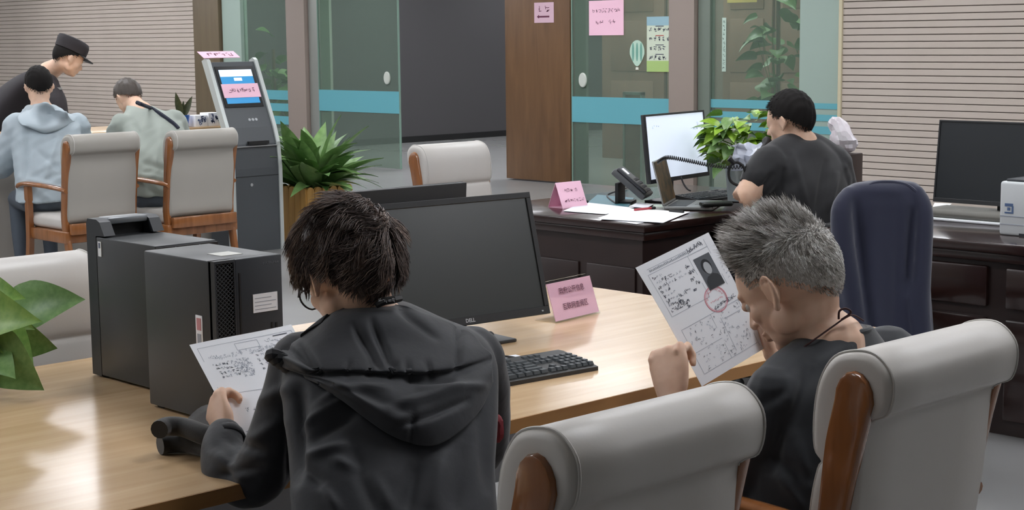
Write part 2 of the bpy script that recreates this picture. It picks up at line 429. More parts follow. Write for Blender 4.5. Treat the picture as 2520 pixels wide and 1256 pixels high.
# things in the hall behind the right hand glass: panelled doors
def panel_door(n, xa, xb, y):
    d = tag(MB().box(xa, y - .05, 0, xb, y, 2.5, .004).build('door_%d' % n, m_brown), kind='structure')
    w2 = (xb - xa)
    for za, zb in ((.2, 1.0), (1.12, 1.75), (1.86, 2.38)):
        MB().box(xa + w2 * .16, y - .065, za, xb - w2 * .16, y - .05, zb, .006).build('panel', m_brown, d)
    return d
HY = 15.5
def hx(px): return float(at_y(px, 200, HY)[0])
panel_door(5, hx(1488), hx(1640), HY); panel_door(6, hx(1648), hx(1760), HY); panel_door(7, hx(1785), hx(1905), HY); panel_door(8, hx(1912), hx(2040), HY)
t = thing('hall_sign', 'yellow sign plate above the panelled door behind the glass', 'sign', tuple(map(float, at_y(1828, -4, HY - .05))))
MB().box(-.22, -.02, -.05, .22, 0, .05, .004).build('plate', mat('yellow plate', (226, 196, 110), .5), t)
t = thing('door_notice', 'tall narrow white notice on the panelled door frame behind the glass', 'notice', tuple(map(float, at_y(1782, 110, HY - .06))))
MB().box(-.03, -.003, -.32, .03, 0, .32).build('sheet', m_paper, t, 0)
k = MB()
for i in range(12): strokes(k, random.uniform(-.01, .01), -.28 + i * .05, .04, -.004)
psmall(k, 'print', m_ink, t, 0)

# ------------------------------------------------------------------ armchairs
_prof = catmull([(.150, .440), (.162, .55), (.176, .69), (.190, .755), (.199, .772), (.182, .795), (.180, .86), (.192, .925), (.222, .972), (.268, .990), (.312, .988), (.345, .958), (.350, .918),
                 (.338, .882), (.308, .866), (.296, .84), (.284, .70), (.264, .56), (.246, .44)], 4, True)
_pc = np.mean(_prof, axis=0)
def _back_mesh(w):
    """upholstered back: side profile swept across the width, soft at both ends"""
    rings = []
    for x, s in ((-w, .80), (-w, .90), (-w + .004, .96), (-w + .014, 1.0), (-w * .5, 1.0), (0, 1.0), (w * .5, 1.0), (w - .014, 1.0), (w - .004, .96), (w, .90), (w, .80)):
        ring = []
        for p in _prof:
            q = np.array(p)
            if s < 1:                                        # shrink towards the local centre line instead of the middle
                d = .035 * (1 - s) / .2
                c = np.array([.245 + .10 * (q[1] - .7) / .5, np.clip(q[1], .47, .925)])
                v = q - c; L = np.linalg.norm(v); q = q - v / max(L, 1e-6) * min(d, L * .6)
            ring.append((x, q[0], q[1]))
        rings.append(ring)
    return MB().loft(rings).mesh('back_cushion', m_cream, 50)
def _stile_outline():
    c = catmull([(.236, .30), (.212, .45), (.226, .60), (.242, .72), (.258, .82), (.278, .90)], 4)
    wd = np.interp(np.linspace(0, 1, len(c)), [0, .3, .55, .8, 1], [.030, .030, .032, .038, .040])
    L = [(p[0] - q, p[1]) for p, q in zip(c, wd)]; R = [(p[0] + q, p[1]) for p, q in zip(c, wd)]
    top = [(.278 + .040 * math.cos(a), .90 + .056 * math.sin(a)) for a in np.linspace(0, math.pi, 9)[1:-1]]
    leg = [(.315, .0), (.270, .0)]
    return L[::-1] and (R + top + L[::-1] + leg[::-1])
def rounded_prism(mb, outline, x0, x1, r=.006):
    o = np.array(outline); c0 = o.copy(); n = len(o)
    # inset outline along averaged normals
    t = np.roll(o, -1, 0) - np.roll(o, 1, 0); t /= (np.linalg.norm(t, axis=1, keepdims=True) + 1e-9); nr = np.stack([t[:, 1], -t[:, 0]], 1)
    area = .5 * np.sum(o[:, 0] * np.roll(o[:, 1], -1) - np.roll(o[:, 0], -1) * o[:, 1])
    if area < 0: nr = -nr
    rings = []
    for x, d in ((x0, r), (x0 + r * .3, r * .3), (x0 + r, 0), (x1 - r, 0), (x1 - r * .3, r * .3), (x1, r)):
        q = o - nr * d; rings.append([(x, p[0], p[1]) for p in q])
    mb.loft(rings); return mb
W2 = .230
me_back = _back_mesh(W2)
me_stile = {}
for s in (-1, 1):
    a, b = (W2 - .016, W2 + .013) if s > 0 else (-W2 - .013, -W2 + .016)
    me_stile[s] = rounded_prism(MB(), _stile_outline(), a, b, .008).mesh('back_stile', m_stile, 40)
_pp = {}
for s in (-1, 1):
    pts = [(s * (W2 - .013), p[0], p[1]) for p in _prof[4:60]]
    _pp[s] = MB().tube(pts, .0026, 6).mesh('piping', m_creamseam)
me_seat = MB().box(-.235, -.27, .385, .235, .20, .475, .035, 4).mesh('seat_cushion', m_cream)
me_apron = MB().box(-.255, -.25, .31, .255, .26, .385, .008).mesh('seat_frame', m_stile)
def _arm(s):
    x = s * (W2 + .012)
    c = catmull([(x - s * .01, .262, .640), (x, .18, .652), (x + s * .012, 0, .662), (x + s * .018, -.18, .664), (x + s * .018, -.27, .655), (x + s * .016, -.315, .640)], 5)
    rings = []
    for i, p in enumerate(c):
        k = i / (len(c) - 1); hw = .022 + .009 * k; hh = .015 + .004 * k
        if k > .9: hw *= .75; hh *= .8
        rings.append([(p[0] + hw * math.cos(a) * (1 if abs(math.cos(a)) < .9 else 1), p[1], p[2] + hh * math.sin(a)) for a in np.linspace(0, 2 * math.pi, 13)[:-1]])
    return MB().loft(rings).mesh('armrest', m_stile, 50)
me_arm = {s: _arm(s) for s in (-1, 1)}
def _post(s):
    x = s * (W2 + .024)
    c = catmull([(x, -.20, .648), (x - s * .004, -.205, .5), (x - s * .006, -.215, .3), (x - s * .004, -.24, .12), (x, -.255, 0)], 4)
    rings = []
    for p in c:
        h = .021 + .010 * (p[2] / .65); d = .026
        rings.append([(p[0] - .016, p[1] - d, p[2]), (p[0] + .016, p[1] - d, p[2]), (p[0] + .016, p[1] + d * .8, p[2]), (p[0] - .016, p[1] + d * .8, p[2])])
    return MB().loft(rings).mesh('front_leg', m_stile)
me_post = {s: _post(s) for s in (-1, 1)}
me_rail = MB().box(-W2, .262, .365, W2, .295, .435, .006).mesh('back_rail', m_stile)
me_back2 = me_back.copy(); me_back2.materials[0] = mat('dimmed cream leather', (168, 164, 156), .45, bump=(160, .12, .001))  # far chair backs: cream darkened, the dimmer light there put into the colour
def armchair(label, x, y, rz, sx=1.0, far=False, group='cream armchairs with varnished wood arms'):
    t = thing('armchair', label, 'chair', (x, y, 0), rz, group)
    b = obj('back_cushion', me_back2 if far else me_back, t)
    t.scale = (sx, 1, 1)
    for s in (-1, 1):
        obj('piping', _pp[s], b)
        obj('back_stile', me_stile[s], t); obj('armrest', me_arm[s], t); obj('front_leg', me_post[s], t)
    obj('seat_cushion', me_seat, t); obj('seat_frame', me_apron, t); obj('back_rail', me_rail, t)
    return t
FACE_L, FACE_R = rad(-90), rad(90)          # facing -X (away to the left) / facing +X
armchair('cream armchair the person in the hooded black jacket sits on, nearest the camera', -1.63 - .30, 1.862, FACE_L)
armchair('cream armchair the grey haired person sits on, at the right edge', -1.63 - .30, 2.672, FACE_L)
armchair('cream armchair at the far side of the oak table, behind the leaves', -4.02 + .28, 2.00, FACE_R)
armchair('cream armchair of the person in the pale blue hooded jacket by the slatted wall', -9.13 - .30, 5.215, FACE_L, 1.05, True)
armchair('cream armchair of the person with the shoulder strap, beside the kiosk', -8.97 - .30, 5.850, FACE_L, 1.05, True)
armchair('empty cream armchair standing by the open glass doorway', -6.65 + .28, 5.90, FACE_R, 1.05)

# ------------------------------------------------------------------ oak table
TX0, TX1, TY0, TY1, TZ = -3.74, -2.45, .55, 3.815, .75
t = thing('oak_table', 'long pale oak office table in the foreground', 'table', ((TX0 + TX1) / 2, (TY0 + TY1) / 2, 0))
hx_, hy_ = (TX1 - TX0) / 2, (TY1 - TY0) / 2
MB().box(-hx_ + .003, -hy_ + .003, TZ - .028, hx_ - .003, hy_ - .003, TZ).build('table_top', m_oak, t)
for n_, b_ in (('edge_band', (hx_ - .003, -hy_, hx_, hy_)), ('edge_band', (-hx_, -hy_, -hx_ + .003, hy_)), ('edge_band', (-hx_ + .003, hy_ - .003, hx_ - .003, hy_)), ('edge_band', (-hx_ + .003, -hy_, hx_ - .003, -hy_ + .003))):
    MB().box(b_[0], b_[1], TZ - .030, b_[2], b_[3], TZ - .0005).build(n_, m_oakedge, t, 0)
m_leg = mat('pale grey steel leg', (176, 180, 184), .4, metal=.3)
for sx in (-1, 1):
    for sy in (-1, 0, 1):
        MB().box(sx * (hx_ - .20) - .025, sy * (hy_ - .12) - .025, 0, sx * (hx_ - .20) + .025, sy * (hy_ - .12) + .025, TZ - .03, .004).build('leg', m_leg, t)
MB().box(-.01, -hy_ + .15, .38, .01, hy_ - .15, TZ - .03).build('modesty_panel', mat('pale blue grey panel', (186, 192, 202), .5), t, 0)

# ------------------------------------------------------------------ computers on the table
def tower_front():
    # corner nearest the camera: front-left bottom edge; front faces +X
    x1 = -2.855; y0 = 1.875; L, Wd, Hh = .275, .172, .352
    t = thing('computer_tower', 'charcoal computer tower with perforated front and white label, nearer of the two', 'computer', (x1, y0, TZ), 0)
    MB().box(-L, 0, .006, -.022, Wd, Hh, .004).build('case', m_case, t)
    bz = MB().box(-.022, .052, .004, .002, Wd, Hh, .003).build('front_bezel', m_case2, t)
    MB().box(-.022, 0, .004, -.010, .052, Hh, .002).build('grille_back', m_black, t, 0)
    MB().box(-.022, 0, .004, .002, .0035, Hh).box(-.022, .0485, .004, .002, .052, Hh).box(-.022, .0035, .004, .002, .0485, .010).box(-.022, .0035, Hh - .006, .002, .0485, Hh).build('grille_rim', m_case2, t, 0)
    g = MB(); pitch = .0092
    for i in range(-6, 45):
        for sgn in (1, -1):
            # diagonal bars clipped to the grille opening
            ya, yb = .0035, .0485; za = i * pitch; zb = za + sgn * (yb - ya) * .9
            k0, k1 = 0.0, 1.0
            for lim, hi in ((.010, False), (Hh - .006, True)):
                d = zb - za
                u = (lim - za) / d
                if (d > 0) == hi: k1 = min(k1, u)
                else: k0 = max(k0, u)
            if k1 - k0 > .05:
                p = (0.0, ya + (yb - ya) * k0, za + (zb - za) * k0); q = (0.0, ya + (yb - ya) * k1, za + (zb - za) * k1)
                g.tube([p, q], .0011, 4)
    tag(g.build('grille_mesh', m_case2, t, 0), kind='stuff')
    MB().box(-.001, .060, .03, .0035, .064, Hh - .03).build('groove_strip', m_black, bz, 0)
    lb = MB().box(.002, .094, .232, .0035, .157, .272).build('paper_label', m_paper, bz, 0)
    k = MB()
    for i in range(4): k.box(.0036, .098, .238 + i * .008, .0038, .153 - (i % 2) * .012, .2395 + i * .008)
    k.build('label_print', m_inklight, lb, 0)
    for y, z, h in ((.142, .196, .022), (.153, .194, .022), (.144, .168, .012), (.152, .166, .010)):
        MB().box(.0005, y - .0022, z - h / 2, .0032, y + .0022, z + h / 2).build('port', m_black, bz, 0)
    MB().box(-.115, .06, Hh, -.06, .115, Hh + .0012).build('top_sticker', mat('grey white sticker', (206, 206, 200), .5), t, 0)
    k = MB()
    for i in range(7): strokes(k, .125 + i * .006, Hh - .016, .006, 0)
    ko = psmall(k, 'lettering', mat('grey lettering', (120, 124, 128), .5), bz); ko.matrix_local = Matrix.Translation((.0026, 0, 0)) @ Matrix.Rotation(rad(90), 4, 'Z')
    st_ = MB().box(-.074, -.0016, .155, -.048, 0, .232, .004).build('side_sticker', m_paper, t)
    MB().box(-.069, -.0024, .200, -.053, -.0016, .226).build('sticker_mark', mat('faded red', (212, 150, 156), .6), st_, 0)
    MB().box(-.068, -.0024, .162, -.054, -.0016, .192).build('sticker_print', m_inklight, st_, 0)
    for x in (-.25, -.05):
        for y in (.02, Wd - .02): MB().box(x - .012, y - .008, 0, x + .012, y + .008, .007).build('foot', m_black, t, 0)
    return t
tower_front()
def tower_rear():
    x0 = -3.525; y0 = 1.962; L, Wd, Hh = .30, .165, .345
    t = thing('computer_tower', 'charcoal computer tower with carry handle and exposed rear bracket, farther of the two', 'computer', (x0, y0, TZ), 0)
    MB().box(.035, 0, .006, L, Wd, Hh, .003).build('case', m_case, t)
    # bezel with a raised handle at the far end
    ol = [(-.008, .004), (.035, .004), (.035, Hh + .002), (.075, Hh + .004), (.055, Hh + .036), (.04, Hh + .042), (-.002, Hh + .042), (-.008, Hh + .03)]
    bz = MB().prism(ol, 1, 0, .030).build('front_bezel', m_case2, t)
    MB().prism([(p[0], p[1]) for p in ol], 1, Wd - .030, Wd).build('front_bezel', m_case2, t)
    MB().prism([(-.008, .004), (.035, .004), (.035, Hh), (-.008, Hh)], 1, .030, Wd - .030).build('front_panel', m_case2, t)
    MB().box(-.004, .028, Hh + .028, .050, Wd - .028, Hh + .044, .005).build('handle', mat('silver grey handle', (128, 132, 136), .35, metal=.4), t)
    MB().box(.0, .030, Hh, .03, Wd - .030, Hh + .03).build('handle_recess', m_black, t, 0)
    # rear bracket
    br = MB().box(L, .012, Hh - .075, L + .006, Wd - .012, Hh - .016).build('rear_bracket', m_steel, t)
    MB().box(L + .006, .05, Hh - .07, L + .008, .054, Hh - .02).build('bracket_rib', m_silver, br, 0)
    MB().box(L, .0, Hh - .016, L + .008, Wd, Hh - .004).build('bracket_bar', m_black, t, 0)
    for y in (.006, Wd - .006):
        MB().box(L, y - .008, Hh - .04, L + .008, y + .008, Hh - .014, .003).build('bracket_ear', m_black, t)
    for y, z in ((.006, -.022), (.006, -.034), (.05, -.010), (.115, -.010), (Wd - .006, -.032)):
        MB().lathe([(.0, 0), (.0042, 0), (.0042, .003), (.0, .004)], 10, Matrix.Translation((L + .008, y, Hh + z)) @ Matrix.Rotation(rad(90), 4, 'Y')).build('screw', m_silver, t)
    lb = MB().box(.045, -.0012, Hh - .046, .060, 0, Hh - .010).build('side_label', m_paper, t, 0)
    MB().box(.049, -.002, Hh - .026, .056, -.0012, Hh - .013).build('label_mark', mat('label grey blue', (110, 118, 140), .6), lb, 0)
    for i in range(10):
        MB().box(-.0095, .004, .06 + i * .014, -.006, .016, .067 + i * .014).build('vent_slot', m_black, t, 0)
    for x in (.03, L - .03):
        for y in (.02, Wd - .02): MB().box(x - .012, y - .008, 0, x + .012, y + .008, .007).build('foot', m_black, t, 0)
tower_rear()

def monitor(label, loc, rz, W, H, tilt, base_z, mscreen, name='computer_monitor', stand=True, bez=.016, chin=.022, cat='monitor'):
    """screen faces local -Y; loc = foot on the desk, base_z = height of the panel's lower edge above it"""
    t = thing(name, label, cat, loc, rz)
    T = Matrix.Translation((0, 0, base_z)) @ Matrix.Rotation(-tilt, 4, 'X')
    pb = MB().box(-W / 2, 0, 0, W / 2, .018, H, .003, 2, T).build('panel', m_dark, t)
    MB().box(-W / 2 + .04, .018, .05, W / 2 - .04, .045, H - .05, .012, 2, T).build('rear_housing', m_dark, t)
    fr = MB()
    fr.box(-W / 2, -.006, 0, W / 2, 0, chin, .001, 1, T).box(-W / 2, -.006, H - bez, W / 2, 0, H, .001, 1, T).box(-W / 2, -.006, chin, -W / 2 + bez, 0, H - bez, .001, 1, T).box(W / 2 - bez, -.006, chin, W / 2, 0, H - bez, .001, 1, T)
    fr.build('bezel', m_dark, t)
    sc = MB().box(-W / 2 + bez, -.002, chin, W / 2 - bez, -.0005, H - bez, 0, 1, T).build('screen', mscreen, t, 0)
    if stand:
        MB().box(-.03, .052, .008, .03, .072, base_z + H * .30, .004).build('stand_neck', m_dark, t)
        MB().box(-.12, -.05, 0, .12, .13, .010, .004).build('stand_base', m_dark, t)
    return t, T, sc
# near monitor: right end of the lower edge sits under pixel (1350, 772)
pR = at_d(1352, 772, 4.42); rzm = rad(84); Wm, Hm = .545, .342
dirx = np.array([math.cos(rzm), math.sin(rzm), 0]); cen = pR - dirx * Wm / 2
t, T, sc = monitor('black monitor with a dark grey screen on the oak table, facing the chairs', (float(cen[0]), float(cen[1]), TZ), rzm, Wm, Hm, rad(15), float(cen[2]) - TZ, m_screen_off)
o = obj('lettering', text_mesh('DELL', .014, mat('silver lettering', (186, 190, 194), .4), bold=.0004), t); o.matrix_local = T @ Matrix.Translation((.0, -.0066, .011))
MB().box(Wm / 2 - .03, -.0075, .008, Wm / 2 - .024, -.006, .012, 0, 1, T).build('power_button', m_silver, t, 0)
pR2 = at_d(1124, 445, 5.08); rz2 = rad(268); W2m, H2m = .52, .325
d2x = np.array([0, 1.0, 0]); c2 = pR2 - d2x * W2m / 2
monitor('black monitor standing back to back behind the near monitor', (float(c2[0]), float(c2[1]), TZ), rz2, W2m, H2m, rad(4), float(c2[2]) - TZ - H2m, m_screen_off)

# keyboard
def keyboard(label, corner, rz, parent_h=TZ, W=.445, D=.150, name='keyboard', rows=6):
    """local x = width, keys face +Z, user side is local -Y; corner = right-near corner"""
    t = thing(name, label, 'keyboard', corner, rz)
    ol = [(-D, .0), (0, .0), (0, .030), (-.02, .030), (-D + .02, .014), (-D, .010)]
    MB().prism([(p[0] + D, p[1]) for p in ol], 0, -W, 0).build('body', mat('keyboard body', (46, 46, 46), .5), t)
    mk = mat('key cap', (64, 70, 74), .4)
    ku = W / 23.2
    shapes = {}
    def key(x, y, wu, z):
        if wu not in shapes:
            w_, d_ = wu * ku - .0035, .0155
            b = MB(); bt = [(-w_ / 2, -d_ / 2, 0), (w_ / 2, -d_ / 2, 0), (w_ / 2, d_ / 2, 0), (-w_ / 2, d_ / 2, 0)]
            tp = [(p[0] * (1 - .004 / w_), p[1] * .78 + .001, .008) for p in bt]
            b.loft([bt, tp]); shapes[wu] = b.mesh('key', mk, 20)
        obj('key', shapes[wu], t, loc=(x, y, z))
    lay = [[1.25, 1.25, 1.25, 6.25, 1.25, 1.25, 1.25, 1.25], [2.25] + [1] * 10 + [2.75], [1.75] + [1] * 11 + [2.25], [1.5] + [1] * 12 + [1.5], [1] * 13 + [2], [1, None] + [1] * 4 + [None] + [1] * 4 + [None] + [1] * 3]
    for r, row in enumerate(lay):
        y = .020 + r * .0195 + (.006 if r == 5 else 0); z = .0115 + (y / D) * .016; x = -W + .011
        for k in row:
            if k is None: x += ku * .5; continue
            key(x + k * ku / 2, y, k, z); x += k * ku
        xs = -W + .011 + 15.3 * ku
        if r in (0, 1, 3, 4, 5):
            for i in range(3):
                if r == 1 and i != 1: continue
                key(xs + (i + .5) * ku, y, 1, z)
        xs += 3.3 * ku
        if r < 5:
            for i in range(4): key(xs + (i + .5) * ku, y, 1, z)
    return t
kr_ = at_z(1472, 912, TZ)
keyboard('black keyboard with grey keys lying in front of the near monitor', (float(kr_[0]), float(kr_[1]), TZ), rad(85))
# white mouse pad / paper slip and cable beside the keyboard
pc = at_z(1245, 888, TZ)
t = thing('paper_slip', 'small white slip of paper behind the keyboard', 'paper', (float(pc[0]), float(pc[1]), TZ), rad(80))
MB().box(-.06, -.045, 0, .06, .045, .0015).build('sheet', m_paper, t, 0)
t = thing('usb_cable', 'black cable running behind the keyboard on the oak table', 'cable', tuple(map(float, at_z(1210, 830, TZ))))
o0 = np.array(t.location)
MB().tube([at_z(1150, 840, TZ + .06) - o0, at_z(1190, 835, TZ + .05) - o0] + [at_z(x, y, TZ + z) - o0 for x, y, z in ((1208, 838, .04), (1214, 860, .02), (1232, 876, .006), (1262, 880, .006), (1280, 884, .006), (1276, 896, .006), (1262, 902, .006))], .003, 6).build('cord', m_cable, t)
MB().ell(at_z(1206, 826, TZ + .05) - o0, (.011, .011, .011), None, 12, 8).build('ferrite_ball', m_black, t)

# acrylic sign on the table
sl = at_z(1367, 796, TZ); sr = at_z(1476, 770, TZ)
ang = math.atan2(sr[1] - sl[1], sr[0] - sl[0]); Ws = float(np.linalg.norm(sr - sl)); cs = (sl + sr) / 2
t = thing('desk_sign', 'pink desk sign in an acrylic stand on the oak table', 'sign', (float(cs[0]), float(cs[1]), TZ), ang)
Ts = Matrix.Rotation(rad(-18), 4, 'X'); Hs = .122
m_acr = glass('clear acrylic', (252, 253, 253), .05)
MB().box(-Ws / 2, -.004, 0, Ws / 2, -.001, Hs, 0, 1, Ts).build('acrylic_front', m_acr, t, 0)
MB().box(-Ws / 2, .001, 0, Ws / 2, .004, Hs, 0, 1, Ts).build('acrylic_back', m_acr, t, 0)
MB().box(-Ws / 2, -.004, 0, Ws / 2, .075, .003).build('acrylic_foot', m_acr, t, 0)
MB().box(-Ws / 2 + .003, -.001, .004, Ws / 2 - .003, .001, Hs - .008, 0, 1, Ts).build('card', m_pink, t, 0)
for body, z in (('政府公开信息', Hs * .70), ('互联网查阅区', Hs * .32)):
    o = obj('lettering', text_mesh(body, .0205, m_pinkink, bold=.00015), t); o.matrix_local = Ts @ Matrix.Translation((0, -.0046, z))

# ------------------------------------------------------------------ printed forms held by the two readers
def form_sheet(name, label, corners, seedv, photo=False):
    """corners TL,TR,BR,BL in room coordinates -> slightly bowed sheet of paper with print"""
    TL, TR, BR, BL = [np.array(c) for c in corners]
    c0 = (TL + TR + BR + BL) / 4
    t = thing(name, label, 'paper', tuple(map(float, c0)))
    nrm = np.cross(TR - TL, BL - TL); nrm /= np.linalg.norm(nrm)
    if nrm.dot(_F0) > 0: nrm = -nrm
    def S(u, v, h=0.0):
        p = (TL * (1 - u) + TR * u) * (1 - v) + (BL * (1 - u) + BR * u) * v
        return p + nrm * (h + .006 * math.sin(math.pi * v) + .003 * math.cos(math.pi * u)) - c0
    nu, nv = 7, 11
    fr = [[S(i / (nu - 1), j / (nv - 1), .0004) for i in range(nu)] for j in range(nv)]; bk = [[S(i / (nu - 1), j / (nv - 1), -.0004) for i in range(nu)] for j in range(nv)]
    b = MB().grid(fr).grid(bk)
    rim = [(0, i) for i in range(nu)] + [(j, nu - 1) for j in range(1, nv)] + [(nv - 1, i) for i in range(nu - 2, -1, -1)] + [(j, 0) for j in range(nv - 2, 0, -1)]
    for a, q in zip(rim, rim[1:] + rim[:1]):
        ia, iq = a[0] * nu + a[1], q[0] * nu + q[1]; b.f.append([ia, iq, nu * nv + iq, nu * nv + ia])
    b.build('sheet', m_paper, t)
    def quad(mb, u0, v0, u1, v1, h=.0010):
        mb.add([S(u0, v0, h), S(u1, v0, h), S(u1, v1, h), S(u0, v1, h)], [[0, 1, 2, 3]])
    def line(mb, u0, v0, u1, v1, w_=.004, h=.0010):
        d = np.array([u1 - u0, (v1 - v0) * 1.41]); d = d / np.linalg.norm(d); n_ = np.array([-d[1], d[0] / 1.41]) * w_ / 2
        mb.add([S(u0 + n_[0], v0 + n_[1], h), S(u1 + n_[0], v1 + n_[1], h), S(u1 - n_[0], v1 - n_[1], h), S(u0 - n_[0], v0 - n_[1], h)], [[0, 1, 2, 3]])
    return t, S, quad, line
def scribble(line, mb, u, v, s, rr, n=5, wt=.006):
    wt *= .7
    for _ in range(n):
        if rr.random() < .5:
            a = u + rr.uniform(-.45, .1) * s; c = v + rr.uniform(-.45, .45) * s * .7; line(mb, a, c, a + rr.uniform(.3, .7) * s, c + rr.uniform(-.1, .06) * s, wt)
        else:
            a = v + rr.uniform(-.45, .1) * s * .7; c = u + rr.uniform(-.45, .45) * s; line(mb, c, a, c + rr.uniform(-.2, .2) * s, a + rr.uniform(.3, .7) * s * .7, wt)
t, S, quad, line = form_sheet('printed_form', 'printed form with a portrait photo and a red seal, held by the grey haired person',
                        [at_d(1562, 660, 3.60), at_d(1745, 572, 3.72), at_d(1887, 855, 3.72), at_d(1725, 952, 3.60)], 3)
rr = random.Random(11)
k = MB(); kl = MB()
for a in ((.1, .05, .66, .05), (.08, .09, .9, .09), (.08, .44, .62, .44), (.08, .09, .08, .44), (.9, .03, .9, .42), (.62, .09, .62, .44), (.1, .56, .93, .56), (.93, .56, .93, .96), (.1, .56, .1, .93), (.1, .93, .93, .93), (.52, .56, .52, .93), (.1, .76, .52, .76), (.62, .62, .62, .9), (.66, .64, .9, .64)):
    line(kl, *a, .004)
for i in range(26): quad(kl, .12 + i * .02, .055 + rr.uniform(0, .01), .132 + i * .02, .075)
for r in range(8):
    v = .13 + r * .038
    for c in range(3 + rr.randint(0, 8)):
        u = .12 + c * .045 + rr.uniform(0, .012)
        big = rr.random() < .35
        scribble(line, k if big else kl, u, v, .05 if big else .03, rr, 4, .008 if big else .005)
for u, v in ((.66, .055), (.7, .052), (.75, .05), (.8, .046), (.84, .044), (.55, .16), (.58, .2), (.54, .26), (.58, .3), (.5, .34), (.25, .37), (.29, .37), (.33, .42)): scribble(line, k, u, v, .055, rr, 5, .009)
for i in range(120):
    u, v = rr.uniform(.13, .9), rr.uniform(.575, .92); scribble(line, kl if rr.random() < .75 else k, u, v, rr.uniform(.02, .035), rr, 3, .005)
for i in range(9): scribble(line, k, .62 + i * .035, .535 - .002 * i, .045, rr, 4, .008)
for i in range(5): scribble(line, kl, .955 - rr.random() * .01, .25 + i * .03, .03, rr, 3, .005)
psmall(k, 'print', m_ink, t, 0); psmall(kl, 'fine_print', m_inklight, t, 0)
ph = MB(); quad(ph, .66, .135, .88, .40); ph = ph.build('portrait_photo', mat('portrait grey', (128, 132, 138), .6), t, 0)
def blob(poly, m, nm, h):
    b = MB(); b.add([S(u, v, h) for u, v in poly], [list(range(len(poly)))]); return b.build(nm, m, ph, 0)
blob([(.66, .135), (.88, .135), (.88, .40), (.66, .40)], mat('portrait backdrop', (96, 100, 106), .6), 'backdrop', .0012)
blob([(.77 + .062 * math.cos(a), .222 + .058 * math.sin(a)) for a in np.linspace(0, 2 * math.pi, 16)[:-1]], mat('portrait hair', (40, 42, 46), .6), 'hair', .0014)
blob([(.772 + .046 * math.cos(a), .238 + .050 * math.sin(a)) for a in np.linspace(0, 2 * math.pi, 16)[:-1]], mat('portrait skin', (188, 192, 196), .6), 'face', .0016)
blob([(.67, .40), (.68, .33), (.72, .30), (.80, .29), (.85, .31), (.875, .34), (.878, .40)], mat('portrait suit', (58, 60, 64), .6), 'clothes', .0015)
sl_ = MB()
for R_, w_ in ((.142, .008), (.128, .004)):
    n = 40
    for i in range(n):
        a, b = 2 * math.pi * i / n, 2 * math.pi * (i + 1) / n
        line(sl_, .68 + R_ * math.cos(a), .478 + R_ / 1.41 * math.sin(a), .68 + R_ * math.cos(b), .478 + R_ / 1.41 * math.sin(b), w_)
for i in range(14):
    a = math.pi * (1.1 + i * .062); scribble(line, sl_, .68 + .108 * math.cos(a), .478 + .077 * math.sin(a), .026, rr, 3, .005)
for i in range(8): scribble(line, sl_, .60 + i * .022, .485, .022, rr, 3, .005)
sl_.build('red_seal', m_redink, t, 0)
t, S, quad, line = form_sheet('printed_form', 'printed form with small handwriting, held by the person in the hooded jacket',
                        [at_d(467, 852, 3.30), at_d(716, 797, 3.33), at_d(868, 1090, 3.06), at_d(622, 1150, 3.04)], 5)
k = MB(); kl = MB()
for a in ((.05, .05, .97, .05), (.97, .05, .97, .5), (.05, .05, .05, .48), (.4, .07, .62, .07), (.4, .13, .62, .13), (.4, .07, .4, .13), (.62, .07, .62, .13), (.05, .46, .95, .5)): line(kl, *a, .004)
for i in range(60): scribble(line, kl, rr.uniform(.12, .92), .155 + rr.uniform(-.02, .02), .03, rr, 3, .005)
for i in range(90): scribble(line, kl, rr.uniform(.32, .46), rr.uniform(.2, .36), .02, rr, 3, .006)
for r in range(4):
    for c in range(5): scribble(line, k if rr.random() < .7 else kl, .13 + c * .04 + r * .008, .215 + r * .036, .035, rr, 4, .007)
for r in range(4): 
    for c in range(2): scribble(line, k if c == 0 else kl, .55 + c * .05, .2 + r * .04, .035, rr, 4, .006)
for i in range(10): scribble(line, kl, .7 + i * .026, .1 + rr.uniform(-.015, .015), .03, rr, 4, .006)
quad(k, .78, .062, .92, .07)
for i in range(70): scribble(line, kl if rr.random() < .6 else k, rr.uniform(.1, .9), rr.uniform(.6, .92), .03, rr, 3, .006)
psmall(k, 'print', m_ink, t, 0); psmall(kl, 'fine_print', m_inklight, t, 0)

# rolled dark garment on the table
pg = at_z(400, 1092, TZ)
t = thing('rolled_cap', 'rolled dark grey cloth cap lying on the oak table', 'cap', (float(pg[0]), float(pg[1]), TZ))
m_cap = mat('dark grey felt', (38, 38, 38), .85, bump=(220, .3, .001), sheen=.3)
o0 = np.array(t.location)
def W_(x, y, z): return at_z(x, y, TZ + z) - o0
MB().tube(catmull([W_(392, 1058, .032 + .03), W_(410, 1050, .062), W_(450, 1052, .058), W_(500, 1070, .05), W_(540, 1085, .04)], 4), [.018, .0185, .0185, .0185, .0185, .019, .019, .019, .019, .0195, .02, .02, .02, .02, .02, .02, .018], 14).build('upper_roll', m_cap, t)
MB().tube(catmull([W_(394, 1096, .02), W_(420, 1092, .0205), W_(460, 1092, .021), W_(505, 1102, .021), W_(540, 1112, .02)], 4), .0195, 14).build('lower_roll', m_cap, t)
fl = []
for i in range(9):
    k_ = i / 8; fl.append([W_(440 + 90 * k_ + 14 * j, 1058 - 62 * math.sin(k_ * 1.9) * (1 - j / 9) + 6 * j, .05 - .035 * j / 8) for j in range(9)])
o = MB().grid(fl).build('folded_flap', m_cap, t); md = o.modifiers.new('s', 'SOLIDIFY'); md.thickness = .004

